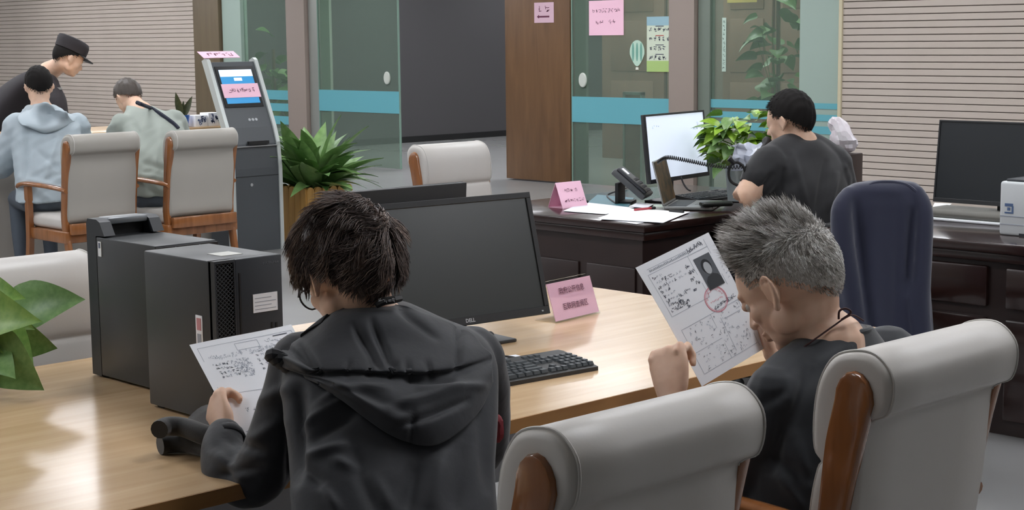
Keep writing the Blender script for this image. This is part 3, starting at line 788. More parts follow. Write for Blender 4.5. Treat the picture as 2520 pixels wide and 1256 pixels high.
# ------------------------------------------------------------------ plants
def leaf_mesh(name, L, Wd, arch, m, shape='lance', fold=.25, nseg=9):
    """leaf with its foot at the origin, growing along +Y, arching down in Z"""
    rows = []
    for i in range(nseg + 1):
        k = i / nseg
        if shape == 'heart': w_ = Wd * (math.sin(math.pi * min(k * 1.02, 1) ** .62) ** .8) * (1 - .15 * k)
        else: w_ = Wd * math.sin(math.pi * k ** .8) ** .9
        if i == nseg: w_ = .0004
        if i == 0: w_ = Wd * .10
        y = L * (k - .10 * arch * k * k); z = L * (.25 * arch * k - .55 * arch * k * k)
        rows.append([(w_ * u, y - abs(u) * w_ * (.25 if shape == 'heart' and k < .3 else 0), z + (abs(u) ** 1.5) * w_ * fold + .012 * L * math.sin(7 * k + 2 * u) * abs(u) * .4) for u in (-1, -.7, -.35, 0, .35, .7, 1)])
    b = MB().grid(rows)
    me = b.mesh(name, m, 60, fix=False)
    return me
def m_leafmat(name, c1, c2, rough=.38):
    mm = mat(name, c1, rough, vary=(14, c2, .2), spec=.4)
    bs = mm.node_tree.nodes['Principled BSDF']; bs.inputs['Transmission Weight'].default_value = 0.0
    return mm
g_dark = m_leafmat('deep green leaf', (104, 140, 80), (78, 116, 60)); g_mid = m_leafmat('mid green leaf', (130, 164, 102), (104, 140, 80)); g_lime = m_leafmat('lime green leaf', (160, 194, 66), (122, 166, 54)); g_fore = m_leafmat('glossy green leaf', (132, 168, 104), (106, 146, 82), .4)
def orient(base, direction, up=(0, 0, 1), roll=0.0, s=1.0):
    y = Vector(direction).normalized(); z = Vector(up) - y * Vector(up).dot(y)
    z = z.normalized() if z.length > 1e-4 else Vector((1, 0, 0)); x = y.cross(z)
    M = Matrix((x, y, z)).transposed().to_4x4(); M = Matrix.Translation(Vector(base)) @ M @ Matrix.Rotation(roll, 4, 'Y') @ Matrix.Diagonal((s, s, s, 1))
    return M
m_stem = mat('green stem', (96, 130, 60), .5)
# floor planter with wooden pickets next to the kiosk
pc = at_d(768, 468, 12.6); KYM = float(at_d(622, 420, 12.0)[1]) + .27
PX, PY = float(pc[0]), float(pc[1])
t = thing('picket_planter', 'floor planter of upright yellow wooden pickets with rounded tops', 'planter', (PX, PY, 0), rad(0))
m_pick = wood('honey pine picket', (196, 152, 84), (172, 128, 64), .55, 'Z', 3, 8)
ol = [(-.034, 0), (.034, 0), (.034, .40)] + [(.034 * math.cos(a), .40 + .034 * math.sin(a)) for a in np.linspace(0, math.pi, 7)[1:-1]] + [(-.034, .40)]
me_p = MB().prism(ol, 1, -.011, .011).mesh('picket', m_pick, 0)
for i in range(6):
    for sy in (-1, 1):
        obj('picket', me_p, t, loc=(-.182 + i * .073, sy * .215, .01)); obj('picket', me_p, t, loc=(sy * .215, -.182 + i * .073, .01), rot=(0, 0, rad(90)))
MB().box(-.2, -.2, .02, .2, .2, .36).build('planter_box', mat('planter soil box', (72, 56, 40), .9), t, 0)
t = thing('leafy_plant', 'bushy dark green leafy plant growing from the picket planter', 'plant', (PX, PY, .36))
for i in range(6):
    MB().tube([(random.uniform(-.1, .1), random.uniform(-.1, .1), 0), (random.uniform(-.1, .1), random.uniform(-.1, .1), .12)], .008, 6).build('stem', m_stem, t)
lm = [leaf_mesh('leaf', 1.0, .13, .8, g_dark), leaf_mesh('leaf', 1.0, .115, 1.2, g_mid), leaf_mesh('leaf', 1.0, .14, .4, g_mid)]
rp = random.Random(4)
for i in range(92):
    a = rp.uniform(0, 2 * math.pi); el = rp.choice([rp.uniform(.2, .7), rp.uniform(.5, 1.1), rp.uniform(.9, 1.4)])
    s = rp.uniform(.42, .66)
    if PY + .62 * s / .66 * math.cos(el) * math.sin(a) < KYM and PX + .6 * math.cos(a) < PX + .5: continue      # grows clear of the kiosk
    obj('leaf', rp.choice(lm), t, M=orient((.07 * math.cos(a), .07 * math.sin(a), .04), (math.cos(a) * math.cos(el), math.sin(a) * math.cos(el), math.sin(el)), roll=rp.uniform(-.5, .5), s=s))
def pothos(name, label, loc, n, R, H, seed, leaf_s, mats, trailing=.3, up=1.0):
    t = thing(name, label, 'plant', loc)
    rq = random.Random(seed); ms = [leaf_mesh('leaf', 1.0, .36, .8, m_, 'heart') for m_ in mats]
    for i in range(n):
        a = rq.uniform(0, 2 * math.pi); r = R * math.sqrt(rq.random()); z = H * (rq.random() * up + .1) * (1 - .45 * (r / R) ** 2) - (trailing * H if rq.random() < .15 else 0)
        d = (math.cos(a) * .9, math.sin(a) * .9, rq.uniform(-.5, .55)); s = leaf_s * rq.uniform(.7, 1.25)
        b = (r * math.cos(a) * .7, r * math.sin(a) * .7, z)
        o = obj('leaf', rq.choice(ms), t, M=orient(b, d, roll=rq.uniform(-.7, .7), s=s))
    for i in range(10):
        a = rq.uniform(0, 2 * math.pi); r = R * rq.random() * .7
        MB().tube([(0.01 * math.cos(a), .01 * math.sin(a), -.05), (r * .4 * math.cos(a), r * .4 * math.sin(a), H * .4), (r * math.cos(a), r * math.sin(a), H * rq.uniform(.5, .85))], .0035, 5).build('stem', m_stem, t)
    return t
# plants in the hall behind the glass
def hall_plant(label, plabel, px, py, y, zt, zc, R, n, seed, ls):
    p = at_y(px, py, y); x = float(p[0])
    pt = thing('plant_pot', plabel, 'pot', (x, y, 0)); MB().lathe([(.12, 0), (.15, .02), (.19, .34), (.2, .38), (.17, .38), (.15, .33), (.0, .33)], 20).build('pot_body', mat('white glazed pot', (206, 206, 200), .3), pt)
    t = pothos('tall_plant', label, (x, y, .38), n, R, zt - .38, seed, ls, [g_dark, g_mid], .1, 1.0)
    MB().tube([(0, 0, -.05), (.02, 0, .6), (0, .01, (zt - .38) * .9)], .022, 8).build('trunk', mat('brown trunk', (96, 76, 52), .8), t)
    return t
hall_plant('tall plant with drooping leaves behind the striped glass at right', 'white pot of the tall plant behind the glass at right', 1912, 150, 13.3, 2.15, 1.6, .38, 60, 3, .25)
hall_plant('broad leafed plant behind the striped glass beside the kiosk', 'white pot of the plant behind the glass beside the kiosk', 672, 160, 13.0, 1.55, 1.3, .30, 46, 9, .24)
# potted plant at the left of the table
pb = at_z(-105, 968, TZ)
PB = np.array([float(pb[0]), float(pb[1]), TZ])
t = thing('plant_pot', 'white plant pot on the oak table at the left edge', 'pot', tuple(PB)); MB().lathe([(.045, 0), (.06, .005), (.075, .10), (.078, .11), (.068, .11), (.064, .095), (.0, .095)], 24).build('pot_body', MATS['white glazed pot'], t)
t = thing('potted_pothos', 'glossy green pothos leaves reaching in over the oak table at left', 'plant', (PB[0], PB[1], TZ + .1))
for i in range(5): MB().tube([(.02 * math.cos(i), .02 * math.sin(i), 0), (.05 * math.cos(i * 1.3), .05 * math.sin(i * 1.3), .06)], .004, 6).build('stem', m_stem, t)
lf = leaf_mesh('leaf', 1.0, .36, .55, g_fore, 'heart', .22, 14); lf2 = leaf_mesh('leaf', 1.0, .34, 1.1, m_leafmat('bright green leaf', (142, 178, 90), (114, 154, 72), .4), 'heart', .3, 14)
for bx, by, tx, ty, D0, D1, roll, which in ((22, 782, 192, 722, 3.95, 3.9, .15, 0), (-45, 842, 92, 958, 3.7, 3.62, .5, 0), (-50, 812, 88, 868, 3.75, 3.66, -.35, 1), (-60, 760, 60, 790, 3.8, 3.72, .3, 1), (-10, 815, 132, 862, 3.85, 3.82, .75, 0), (-70, 735, 24, 706, 3.9, 3.8, .2, 1), (-80, 800, 18, 760, 3.8, 3.6, .5, 1), (-90, 850, 30, 905, 3.72, 3.6, -.2, 0), (-120, 800, -220, 760, 3.8, 3.8, .1, 0), (-120, 820, -230, 880, 3.7, 3.6, .3, 1), (-110, 780, -90, 680, 3.8, 3.8, .3, 0)):
    p0 = at_d(bx, by, D0); p1 = at_d(tx, ty, D1); d = p1 - p0; s = float(np.linalg.norm(d))
    up = -_F0 * .75 + np.array([0, 0, .8])
    obj('leaf', lf if which == 0 else lf2, t, M=orient(p0 - np.array(t.location), d, up, roll, s * 1.04))
    q = p0 - np.array(t.location); MB().tube([q, q * .5 + np.array([0, 0, .01]), (0, 0, 0)], .003, 6).build('stem', m_stem, t)

# ------------------------------------------------------------------ ticket kiosk
kf = at_d(622, 420, 12.0)
t = thing('ticket_kiosk', 'dark grey self service ticket kiosk with slanted touch screen', 'kiosk', (float(kf[0]) + .02, float(kf[1]) + .02, 0), rad(90))
KW = .225
prof = [(0, 0), (0, .62), (.02, .80), (.06, .92), (.275, 1.40), (.32, 1.40), (.14, .95), (.20, .70), (.30, .5), (.34, 0)]
MB().prism([(p[0], p[1]) for p in prof], 0, -KW + .03, KW - .03).build('body', mat('kiosk graphite', (74, 78, 82), .38), t, 0)
out = [(-.012, 0), (-.012, .62), (.008, .805), (.048, .93), (.265, 1.415), (.29, 1.43), (.335, 1.41), (.10, .90), (.062, .80), (.055, .62), (.055, 0)]
for s in (-1, 1):
    MB().prism(out, 0, *((KW - .03, KW) if s > 0 else (-KW, -KW + .03))).build('side_trim', mat('kiosk pale silver trim', (196, 202, 200), .35, metal=.25), t, 0)
sl0 = Vector((0, .06, .92)); sl1 = Vector((0, .275, 1.40)); up_ = (sl1 - sl0).normalized(); nn = Vector((0, -up_.z, up_.y)); xx = Vector((1, 0, 0))
TK = Matrix((xx, -nn, up_)).transposed().to_4x4(); TK.translation = sl0
sb = MB().box(-.17, -.006, .16, .17, 0, .49, .004, 2, TK).build('screen_surround', m_black, t)
m_scr = mat('kiosk screen blue', (40, 120, 170), .3, emit=((46, 132, 186), .55)); m_scrw = mat('kiosk screen white', (210, 222, 236), .3, emit=((214, 226, 240), .6))
MB().box(-.145, -.008, .19, .145, -.006, .46, 0, 1, TK).build('screen', m_scr, sb, 0)
MB().box(-.145, -.0085, .405, .145, -.008, .46, 0, 1, TK).build('screen_header', m_scrw, sb, 0)
MB().box(-.03, -.009, .37, .04, -.008, .395, 0, 1, TK).build('screen_button', m_scrw, sb, 0)
sg = MB().box(-.16, -.012, .235, .165, -.009, .345, 0, 1, TK).build('pink_strip', m_pink, t, 0)
k = MB()
for i in range(7): strokes(k, -.10 + i * .035, .29, .034, 0)
ko = k.build('strip_print', m_pinkink, sg, 0); ko.matrix_local = TK @ Matrix.Translation((0, -.0128, 0))
tcm = Matrix.Translation((0, .28, 1.432)) @ Matrix.Rotation(rad(-62), 4, 'X'); MB().box(-.24, -.001, 0, .08, .002, .10, 0, 1, tcm).build('top_card', m_pink, t, 0)
k = MB()
for i in range(4): strokes(k, -.13 + i * .06, 0, .06, 0)
ko = k.build('card_print', m_pinkink, t, 0); ko.matrix_local = tcm @ Matrix.Translation((-.04, -.002, .05))
for i in range(3): MB().lathe([(.0, 0), (.012, 0), (.010, .004), (0, .004)], 12, TK @ Matrix.Translation((.01 + i * .03, 0, .06)) @ Matrix.Rotation(rad(90), 4, 'X')).build('indicator', mat('grey indicator', (176, 180, 184), .4), t)
MB().box(-.06, -.003, .795, .12, .02, .82).build('ticket_slot', m_black, t, 0)
MB().box(-.195, -.006, .78, .195, .02, .786).build('seam_strip', m_silver, t, 0)
MB().box(-.195, -.003, .56, .195, .004, .564).build('door_seam', m_black, t, 0)
MB().lathe([(.0, 0), (.012, 0), (.012, .006), (0, .008)], 12, Matrix.Translation((-.05, -.001, .5)) @ Matrix.Rotation(rad(90), 4, 'X')).build('lock', m_silver, t)

# ------------------------------------------------------------------ counter at the left with its plant and box
t = thing('service_counter', 'service counter behind the two seated people at left', 'counter', (-10.75, 5.5, 0))
MB().box(-.36, -1.35, .88, .36, 1.50, .92, .006).build('counter_top', m_oak, t); MB().box(-.32, -1.3, 0, .30, 1.45, .88).build('counter_body', mat('counter grey', (170, 164, 156), .5), t, 0)
pp = at_d(462, 310, 12.3)
t = thing('plant_pot', 'small blue flower pot on the service counter', 'pot', (-10.48, 6.655, .92)); MB().lathe([(.035, 0), (.04, .003), (.055, .09), (.05, .09), (.046, .08), (0, .08)], 18).build('pot_body', mat('cobalt blue pot', (58, 108, 190), .35), t)
t = thing('snake_plant', 'stiff dark leaved plant in the small blue pot', 'plant', (-10.48, 6.655, 1.0))
sm = leaf_mesh('leaf', 1.0, .13, .12, m_leafmat('dark olive leaf', (66, 72, 40), (44, 52, 30)))
for d, s in (((-.1, -.2, 1), .21), ((.2, .35, .9), .19), ((0, .1, 1), .14), ((-.2, .2, 1), .12)): obj('leaf', sm, t, M=orient((0, 0, -.02), d, (1, -1, 0), 0, s))
for i, (y, h) in enumerate(((6.782, .085), (6.90, .10))):
    t = thing('tissue_box', ('patterned white tissue box next to the blue pot', 'taller white carton at the end of the service counter')[i], 'box', (-10.48, y, .92))
    MB().box(-.06, -.055, 0, .06, .055, h, .004).build('carton', m_paper, t)
    k = MB()
    for j in range(7): strokes(k, random.uniform(-.03, .03), random.uniform(.02, h - .02), .03, 0, wt=.2)
    ko = psmall(k, 'print', mat('box print blue', (96, 110, 150), .6), t, 0); ko.matrix_local = Matrix.Translation((.0608, 0, 0)) @ Matrix.Rotation(rad(90), 4, 'Z')

# ------------------------------------------------------------------ dark desk of the clerk
DX0, DX1, DY0, DY1, DZ = -5.72, -4.58, 5.175, 6.75, .76
t = thing('mahogany_desk', 'dark mahogany desk of the clerk in the black t shirt', 'desk', (DX1, DY0, 0))
lx = DX0 - DX1; ly = DY1 - DY0
MB().box(lx, 0, DZ - .035, 0, ly, DZ, .006).build('desk_top', m_deskwood, t)
MB().box(lx + .02, .02, DZ - .075, -.02, ly - .02, DZ - .035, .008).build('top_moulding', m_deskwood, t)
fp = MB().box(lx + .05, .05, .02, -.05, .075, DZ - .075).build('front_panel', m_deskwood2, t, 0)
for xa, xb in ((-.38, -.09), (-.72, -.43), (-1.06, -.77)):
    MB().box(xa, .040, .10, xb, .051, .56, .008).build('raised_panel', m_deskwood2, fp)
MB().box(-.05, .04, .0, -.045 + .0, .48, DZ - .075).build('end_board', m_deskwood2, t, 0)
MB().box(lx + .05, .075, 0, lx + .09, ly - .05, DZ - .075).build('side_panel', m_deskwood2, t, 0)
MB().box(-.46, .075, 0, -.05, .10, DZ - .075).build('pedestal_side', m_deskwood2, t, 0); MB().box(-.46, .46, 0, -.04, .49, DZ - .075).build('pedestal_side', m_deskwood2, t, 0)
MB().box(-.46, .1, .50, -.06, .46, .52).build('pedestal_shelf', m_deskwood2, t, 0)
for i in range(2): 
    d = MB().box(-.06, .105, .06 + i * .22, -.04, .455, .26 + i * .22, .004).build('drawer', m_deskwood2, t); MB().box(-.04, .24, .15 + i * .22, -.025, .32, .165 + i * .22, .003).build('drawer_handle', m_silver, d)
MB().box(lx + .05, ly - .08, 0, -.06, ly - .05, DZ - .075).build('back_panel', m_deskwood2, t, 0)
# magazines on the pedestal shelf
t = thing('magazine_stack', 'pale magazines on the shelf under the clerk desk top', 'magazines', (-4.80, 5.44, .52), 0)
for i in range(3): MB().box(-.12, -.15 + i * .008, i * .012, .12, .15, .010 + i * .012).build('magazine', (m_paper, mat('magazine tan', (178, 150, 140), .5), m_paper)[i], t, 0)
# tent card
p0 = at_z(1385, 514, DZ)
t = thing('tent_card', 'pink folded tent card on the clerk desk', 'sign', (float(p0[0]), float(p0[1]), DZ), rad(88))
Ht, Wt, sp = .118, .165, .05
A = [(0, 0, 0), (Wt, 0, 0), (Wt, sp, Ht), (0, sp, Ht), (Wt, 2 * sp, 0), (0, 2 * sp, 0)]
b = MB(); b.add(A, [[0, 1, 2, 3]]); o = b.build('front_leaf', m_pink, t, 0); md = o.modifiers.new('s', 'SOLIDIFY'); md.thickness = .0016
b = MB(); b.add(A, [[3, 2, 4, 5]]); o = b.build('back_leaf', m_pink, t, 0); md = o.modifiers.new('s', 'SOLIDIFY'); md.thickness = .0016
b = MB(); b.add([(0.002, .0, .002), (Wt - .002, 0, .002), (Wt - .002, 2 * sp, .002), (.002, 2 * sp, .002)], [[0, 1, 2, 3]]); o = b.build('base_leaf', m_pink, t, 0); md = o.modifiers.new('s', 'SOLIDIFY'); md.thickness = .0016
k = MB()
for i in range(4): strokes(k, .045 + i * .022, .085, .019, 0)
for i in range(7): strokes(k, .03 + i * .019, .035, .017, 0)
ko = psmall(k, 'print', m_pinkink, t, 0); ko.matrix_local = Matrix.Rotation(-math.atan2(sp, Ht), 4, 'X') @ Matrix.Translation((0, -.0026, 0))
# loose papers at the desk corner
def flat_sheet(label, pts, z, name='loose_paper', m=m_paper, th=.0012, cat='paper'):
    P = [at_z(x, y, z) for x, y in pts]; c = sum(P) / len(P)
    t = thing(name, label, cat, (float(c[0]), float(c[1]), z)); n = len(P)
    b = MB(); b.add([p - c for p in P] + [p - c + np.array([0, 0, th]) for p in P], [list(range(n))[::-1], [n + i for i in range(n)]] + [[i, (i + 1) % n, n + (i + 1) % n, n + i] for i in range(n)])
    b.build('sheet', m, t, 0); return t
flat_sheet('teal blotter folder lying behind the papers on the clerk desk', [(1440, 505), (1470, 480), (1560, 488), (1545, 512)], DZ, 'blotter', mat('teal folder', (66, 116, 128), .5), .002, 'folder')
flat_sheet('white paper beside the tent card on the clerk desk', [(1386, 520), (1436, 498), (1560, 512), (1490, 528)], DZ + .003)
flat_sheet('upper white paper at the corner of the clerk desk', [(1476, 540), (1522, 513), (1698, 522), (1632, 549)], DZ + .0055)
flat_sheet('lower white paper sticking out at the corner of the clerk desk', [(1470, 538), (1530, 516), (1640, 538), (1566, 552)], DZ + .001)
flat_sheet('small white card under the desk telephone', [(1548, 509), (1570, 499), (1610, 503), (1590, 513)], DZ + .0045)
# pens
for lab, a, b_, m_ in (('red pen on the papers of the clerk desk', (1562, 517), (1612, 512), mat('red pen plastic', (170, 50, 62), .4)), ('red marker behind the papers next to the tent card', (1418, 494), (1446, 497), mat('crimson marker', (190, 60, 84), .4)), ('black pen in front of the laptop', (1648, 519), (1682, 522), m_black)):
    p, q = at_z(*a, DZ + .011), at_z(*b_, DZ + .011); t = thing('pen', lab, 'pen', tuple(map(float, p)))
    MB().tube([(0, 0, 0), tuple((q - p) * .8)], .006, 8).build('barrel', m_, t); MB().tube([tuple((q - p) * .8), tuple(q - p)], .0066, 8).build('pen_cap', m_black, t)
# telephone
p0 = at_z(1608, 500, DZ)
t = thing('desk_telephone', 'dark grey desk telephone with a lit display', 'telephone', (float(p0[0]) - .03, float(p0[1]) - .02, DZ), rad(120))
TT = Matrix.Translation((0, 0, .02)) @ Matrix.Rotation(rad(40), 4, 'X')
MB().box(-.10, 0, 0, .10, .20, .03, .008, 2, TT).build('phone_body', mat('telephone grey', (78, 80, 82), .45), t)
MB().box(-.06, .06, -.03 * 0, .06, .12, .01).build('phone_foot', m_black, t, 0)
MB().box(-.08, .12, -.02, .08, .135, .10).build('phone_prop', m_black, t, 0)
MB().box(-.025, .145, .03, .045, .185, .032, 0, 1, TT).build('display', mat('lit display', (220, 226, 240), .4, emit=((220, 228, 245), .9)), t, 0)
kb = MB().box(-.008, -.008, 0, .008, .008, .004, .002, 1).mesh('phone_key', m_case2)
for i in range(4):
    for j in range(6):
        obj('phone_key', kb, t, M=TT @ Matrix.Translation((-.035 + j * .024, .025 + i * .026, .03)))
MB().box(-.095, .01, .03, -.05, .19, .045, .008, 2, TT).build('handset_cradle', m_case2, t)
# spiral cord from the telephone to the handset in the clerk's hand
t = thing('spiral_cord', 'black coiled telephone cord stretched across the clerk screen', 'cord', tuple(map(float, at_d(1612, 412, 7.1))))
o0 = np.array(t.location); path = [at_d(x, y, D) - o0 for x, y, D in ((1618, 400, 7.12), (1642, 388, 7.05), (1690, 395, 7.0), (1740, 405, 6.97), (1800, 412, 6.95), (1868, 404, 6.98))]
pp = catmull(path, 60); hl = []
for i, p in enumerate(pp):
    a = i * 1.05; hl.append(p + .0085 * (np.array([0, 0, 1.0]) * math.cos(a) + _F0 * math.sin(a)))
MB().tube(hl, .0024, 4).build('coil', m_cable, t)
# clerk monitor
pl = at_d(1744, 432, 8.1); rzc = rad(100); Wc, Hc = .565, .328
dx = np.array([math.cos(rzc), math.sin(rzc), 0]); cc = pl - dx * Wc / 2
m_scrlit = mat('lit white screen', (224, 232, 246), .3, emit=((218, 229, 248), .42))
t, T, sc = monitor('black framed monitor with a lit white page on the clerk desk', (float(cc[0]), float(cc[1]), DZ), rzc, Wc, Hc, rad(6), float(cc[2]) - DZ, m_scrlit, bez=.010, chin=.020)
k = MB()
for i in range(4): strokes(k, .17 + i * .012, .24, .012, 0)
for i in range(3): strokes(k, -.2 + .02 * i, .27, .01, 0)
strokes(k, .21, .265, .014, 0); strokes(k, -.215, .262, .012, 0)
ko = k.build('page_text', mat('screen text', (120, 130, 150), .6), sc, 0); ko.matrix_local = T @ Matrix.Translation((0, -.0026, 0))
# laptop
pn = at_z(1634, 518, DZ); pf = at_z(1676, 494, DZ)
a_ = math.atan2(pf[1] - pn[1], pf[0] - pn[0]); Wl = .32; cm = pn + (pf - pn) / np.linalg.norm(pf - pn) * Wl / 2
t = thing('laptop', 'open grey laptop with a dark screen on the clerk desk', 'laptop', (float(cm[0]), float(cm[1]), DZ), a_)
MB().box(-Wl / 2, -.225, .003, Wl / 2, 0, .018, .004).build('base', mat('laptop silver', (150, 152, 150), .35, metal=.4), t)
MB().box(-Wl / 2 + .02, -.10, .018, Wl / 2 - .02, -.015, .0195).build('keyboard_deck', m_case2, t, 0); MB().box(-.05, -.20, .018, .05, -.125, .019).build('trackpad', mat('trackpad grey', (120, 122, 120), .4), t, 0)
TL_ = Matrix.Translation((0, 0, .018)) @ Matrix.Rotation(rad(-14), 4, 'X')
ld = MB().box(-Wl / 2, 0, 0, Wl / 2, .007, .215, .003, 1, TL_).build('lid', MATS['laptop silver'], t)
MB().box(-Wl / 2 + .006, -.0015, .012, Wl / 2 - .006, 0, .208, 0, 1, TL_).build('laptop_screen', mat('dim laptop picture', (52, 54, 46), .6, spec=.1, vary=(14, (110, 84, 58), .16), emit=((60, 56, 44), .12)), ld, 0)
t = thing('glasses_case', 'black glasses case resting on the laptop', 'case', tuple(map(float, at_z(1762, 508, DZ + .02))), rad(60)); MB().box(-.075, -.03, 0, .075, .03, .022, .010, 3).build('case_shell', mat('black case leather', (34, 38, 34), .35), t); MB().box(-.075, -.031, .010, .075, -.029, .012).build('case_seam', m_black, t, 0)
kc = at_z(1800, 486, DZ); keyboard('black keyboard between the laptop and the clerk', (float(kc[0]) + .02, float(kc[1]) + .10, DZ), rad(95), W=.42)
# desk pothos in a vase, mug, cable loop
pv = at_d(1822, 395, 7.85)
t = thing('plant_vase', 'pale vase holding the pothos on the clerk desk', 'vase', (float(pv[0]), float(pv[1]), DZ)); MB().lathe([(.05, 0), (.06, .004), (.068, .10), (.075, .18), (.07, .18), (.062, .10), (0, .02)], 24).build('vase_body', mat('pale vase', (176, 184, 184), .2), t)
pothos('desk_pothos', 'lime green pothos in the vase behind the clerk screen', (float(pv[0]), float(pv[1]), DZ + .17), 140, .22, .27, 12, .10, [g_lime, g_mid, g_lime], .05)
t = thing('plastic_wrap', 'crumpled clear plastic wrap beside the pothos vase', 'wrap', tuple(map(float, at_d(1862, 385, 7.6)))); rq = random.Random(8)
rows = [[(.11 * (u - .5) * 2 + rq.uniform(-.012, .012), rq.uniform(-.03, .03), .06 * (v - .5) * 2 + rq.uniform(-.012, .012)) for u in np.linspace(0, 1, 9)] for v in np.linspace(0, 1, 6)]
o = MB().grid(rows).build('film', mat('translucent plastic', (186, 192, 206), .25, spec=.8), t, 15); o.rotation_euler = (0, 0, YAW); md = o.modifiers.new('s', 'SOLIDIFY'); md.thickness = .002
pm = at_z(1816, 462, DZ)
t = thing('white_mug', 'white mug standing behind the black cable loop on the clerk desk', 'mug', (-4.76, 6.42, DZ)); MB().lathe([(.035, 0), (.04, .004), (.042, .10), (.038, .10), (.036, .01), (0, .01)], 24).build('mug_body', m_white, t); MB().tube([(.04 + .022 * math.sin(a), 0, .05 + .03 * math.cos(a)) for a in np.linspace(0, math.pi, 9)], .005, 6).build('mug_handle', m_white, t)
t = thing('desk_microphone', 'black bent microphone neck standing in front of the white mug', 'microphone', tuple(map(float, at_z(1828, 462, DZ))))
o0 = np.array(t.location)
MB().tube(catmull([at_d(x, y, 6.95) - o0 for x, y in ((1830, 462), (1800, 448), (1793, 425), (1800, 406), (1815, 400), (1830, 412), (1833, 432), (1822, 446))], 6), .006, 8).build('neck', m_black, t)
MB().tube([at_d(1808, 404, 6.95) - o0, at_d(1794, 390, 6.95) - o0], [.008, .012], 10).build('mic_head', m_black, t)
MB().box(-.04, -.04, 0, .04, .04, .015, .005).build('mic_base', m_black, t)
# cables under the clerk monitor
for lab, pts in (('black cable hanging from the clerk monitor', ((1676, 436), (1682, 452), (1692, 466), (1700, 470))), ('black cable bent behind the blotter on the clerk desk', ((1515, 500), (1494, 482), (1520, 470), (1545, 462)))):
    P = [at_d(x, y, 7.42) for x, y in pts] if 'hanging' in lab else [at_z(x, y, DZ + .006 + .02 * (i == 2)) for i, (x, y) in enumerate(pts)]
    t = thing('screen_cable', lab, 'cable', tuple(map(float, P[0]))); MB().tube(catmull([p - P[0] for p in P], 5), .004, 6).build('cord', m_cable, t)
# display board leaning behind the glass
pdp = at_y(1556, 400, 12.75)
t = thing('display_stand', 'framed red display board standing behind the glass door', 'stand', (float(pdp[0]), 12.75, 0))
MB().box(-.10, 0, .02, .12, .03, .95, .004).build('board', mat('red brown poster', (120, 72, 66), .5, vary=(9, (150, 110, 100))), t)
MB().box(-.125, -.01, 0, -.10, .04, .98).build('frame_side', m_silver, t, 0); MB().box(.12, -.01, 0, .145, .04, .98).build('frame_side', m_silver, t, 0); MB().box(-.125, -.01, .95, .145, .04, .98).build('frame_top', m_silver, t, 0)

# ------------------------------------------------------------------ right hand desk
RX0, RY0 = -3.95, 5.60
t = thing('mahogany_desk', 'dark mahogany desk with the white printer at right', 'desk', (RX0, RY0, 0))
MB().box(0, 0, DZ - .04, 2.2, .95, DZ, .006).build('desk_top', m_deskwood, t); MB().box(.02, .03, DZ - .08, 2.18, .93, DZ - .04, .008).build('top_moulding', m_deskwood, t)
MB().box(.04, .07, 0, 2.16, .92, DZ - .08).build('body', m_deskwood2, t, 0)
for i, (xa, xb) in enumerate(((.10, .72), (.80, 1.42), (1.50, 2.12))):
    d = MB().box(xa, .05, .50, xb, .075, .66, .008).build('drawer', m_deskwood, t); MB().box((xa + xb) / 2 - .05, .030, .575, (xa + xb) / 2 + .05, .05, .59, .004).build('drawer_handle', mat('dark bronze', (70, 56, 48), .4, metal=.5), d)
    MB().box(xa, .05, .06, xb, .075, .46, .01).build('door_panel', m_deskwood, t)
pl = at_d(2291, 497, 7.02)
monitor('black switched off monitor on the right hand desk', (float(pl[0]) + .305, float(pl[1]) + .02, DZ), rad(0), .61, .355, rad(6), float(pl[2]) - DZ, mat('off screen black', (34, 38, 42), .3, spec=.5), bez=.008, chin=.018)
pp = at_z(2457, 578, DZ)
t = thing('laser_printer', 'white laser printer with a blue logo on the right hand desk', 'printer', (float(pp[0]), float(pp[1]), DZ))
MB().box(0, 0, .0, .40, .36, .215, .012, 3).build('housing', m_white, t); MB().box(.02, .01, .213, .38, .34, .225, .006).build('top_panel', m_case2, t)
MB().box(.005, -.0015, .075, .395, 0.002, .079).build('tray_seam', m_inklight, t, 0); MB().box(.005, -.0015, .043, .395, .002, .046).build('tray_seam', m_inklight, t, 0); MB().box(.09, -.003, .0, .31, .002, .012).build('tray_grip', m_case2, t, 0)
lg = MB().box(.025, -.002, .088, .062, 0, .094).box(.055, -.002, .094, .062, 0, .118).box(.025, -.002, .116, .060, 0, .128).box(.036, -.002, .1, .048, 0, .112).build('logo', mat('logo blue grey', (86, 110, 150), .5), t, 0)
t = flat_sheet('white papers under the grey desk pad on the right hand desk', [(2292, 516), (2300, 500), (2342, 502), (2318, 518)], DZ + .001)
pk = at_z(2380, 548, DZ)
t = thing('desk_pad', 'thick grey rounded pad in front of the switched off monitor', 'pad', (float(pk[0]), float(pk[1]) + .08, DZ))
MB().box(-.22, -.10, 0, .22, .10, .012, .005, 2).build('underside', m_paper, t); MB().box(-.215, -.095, .012, .215, .10, .05, .018, 3).build('cushion', mat('grey felt pad', (126, 124, 118), .7), t)

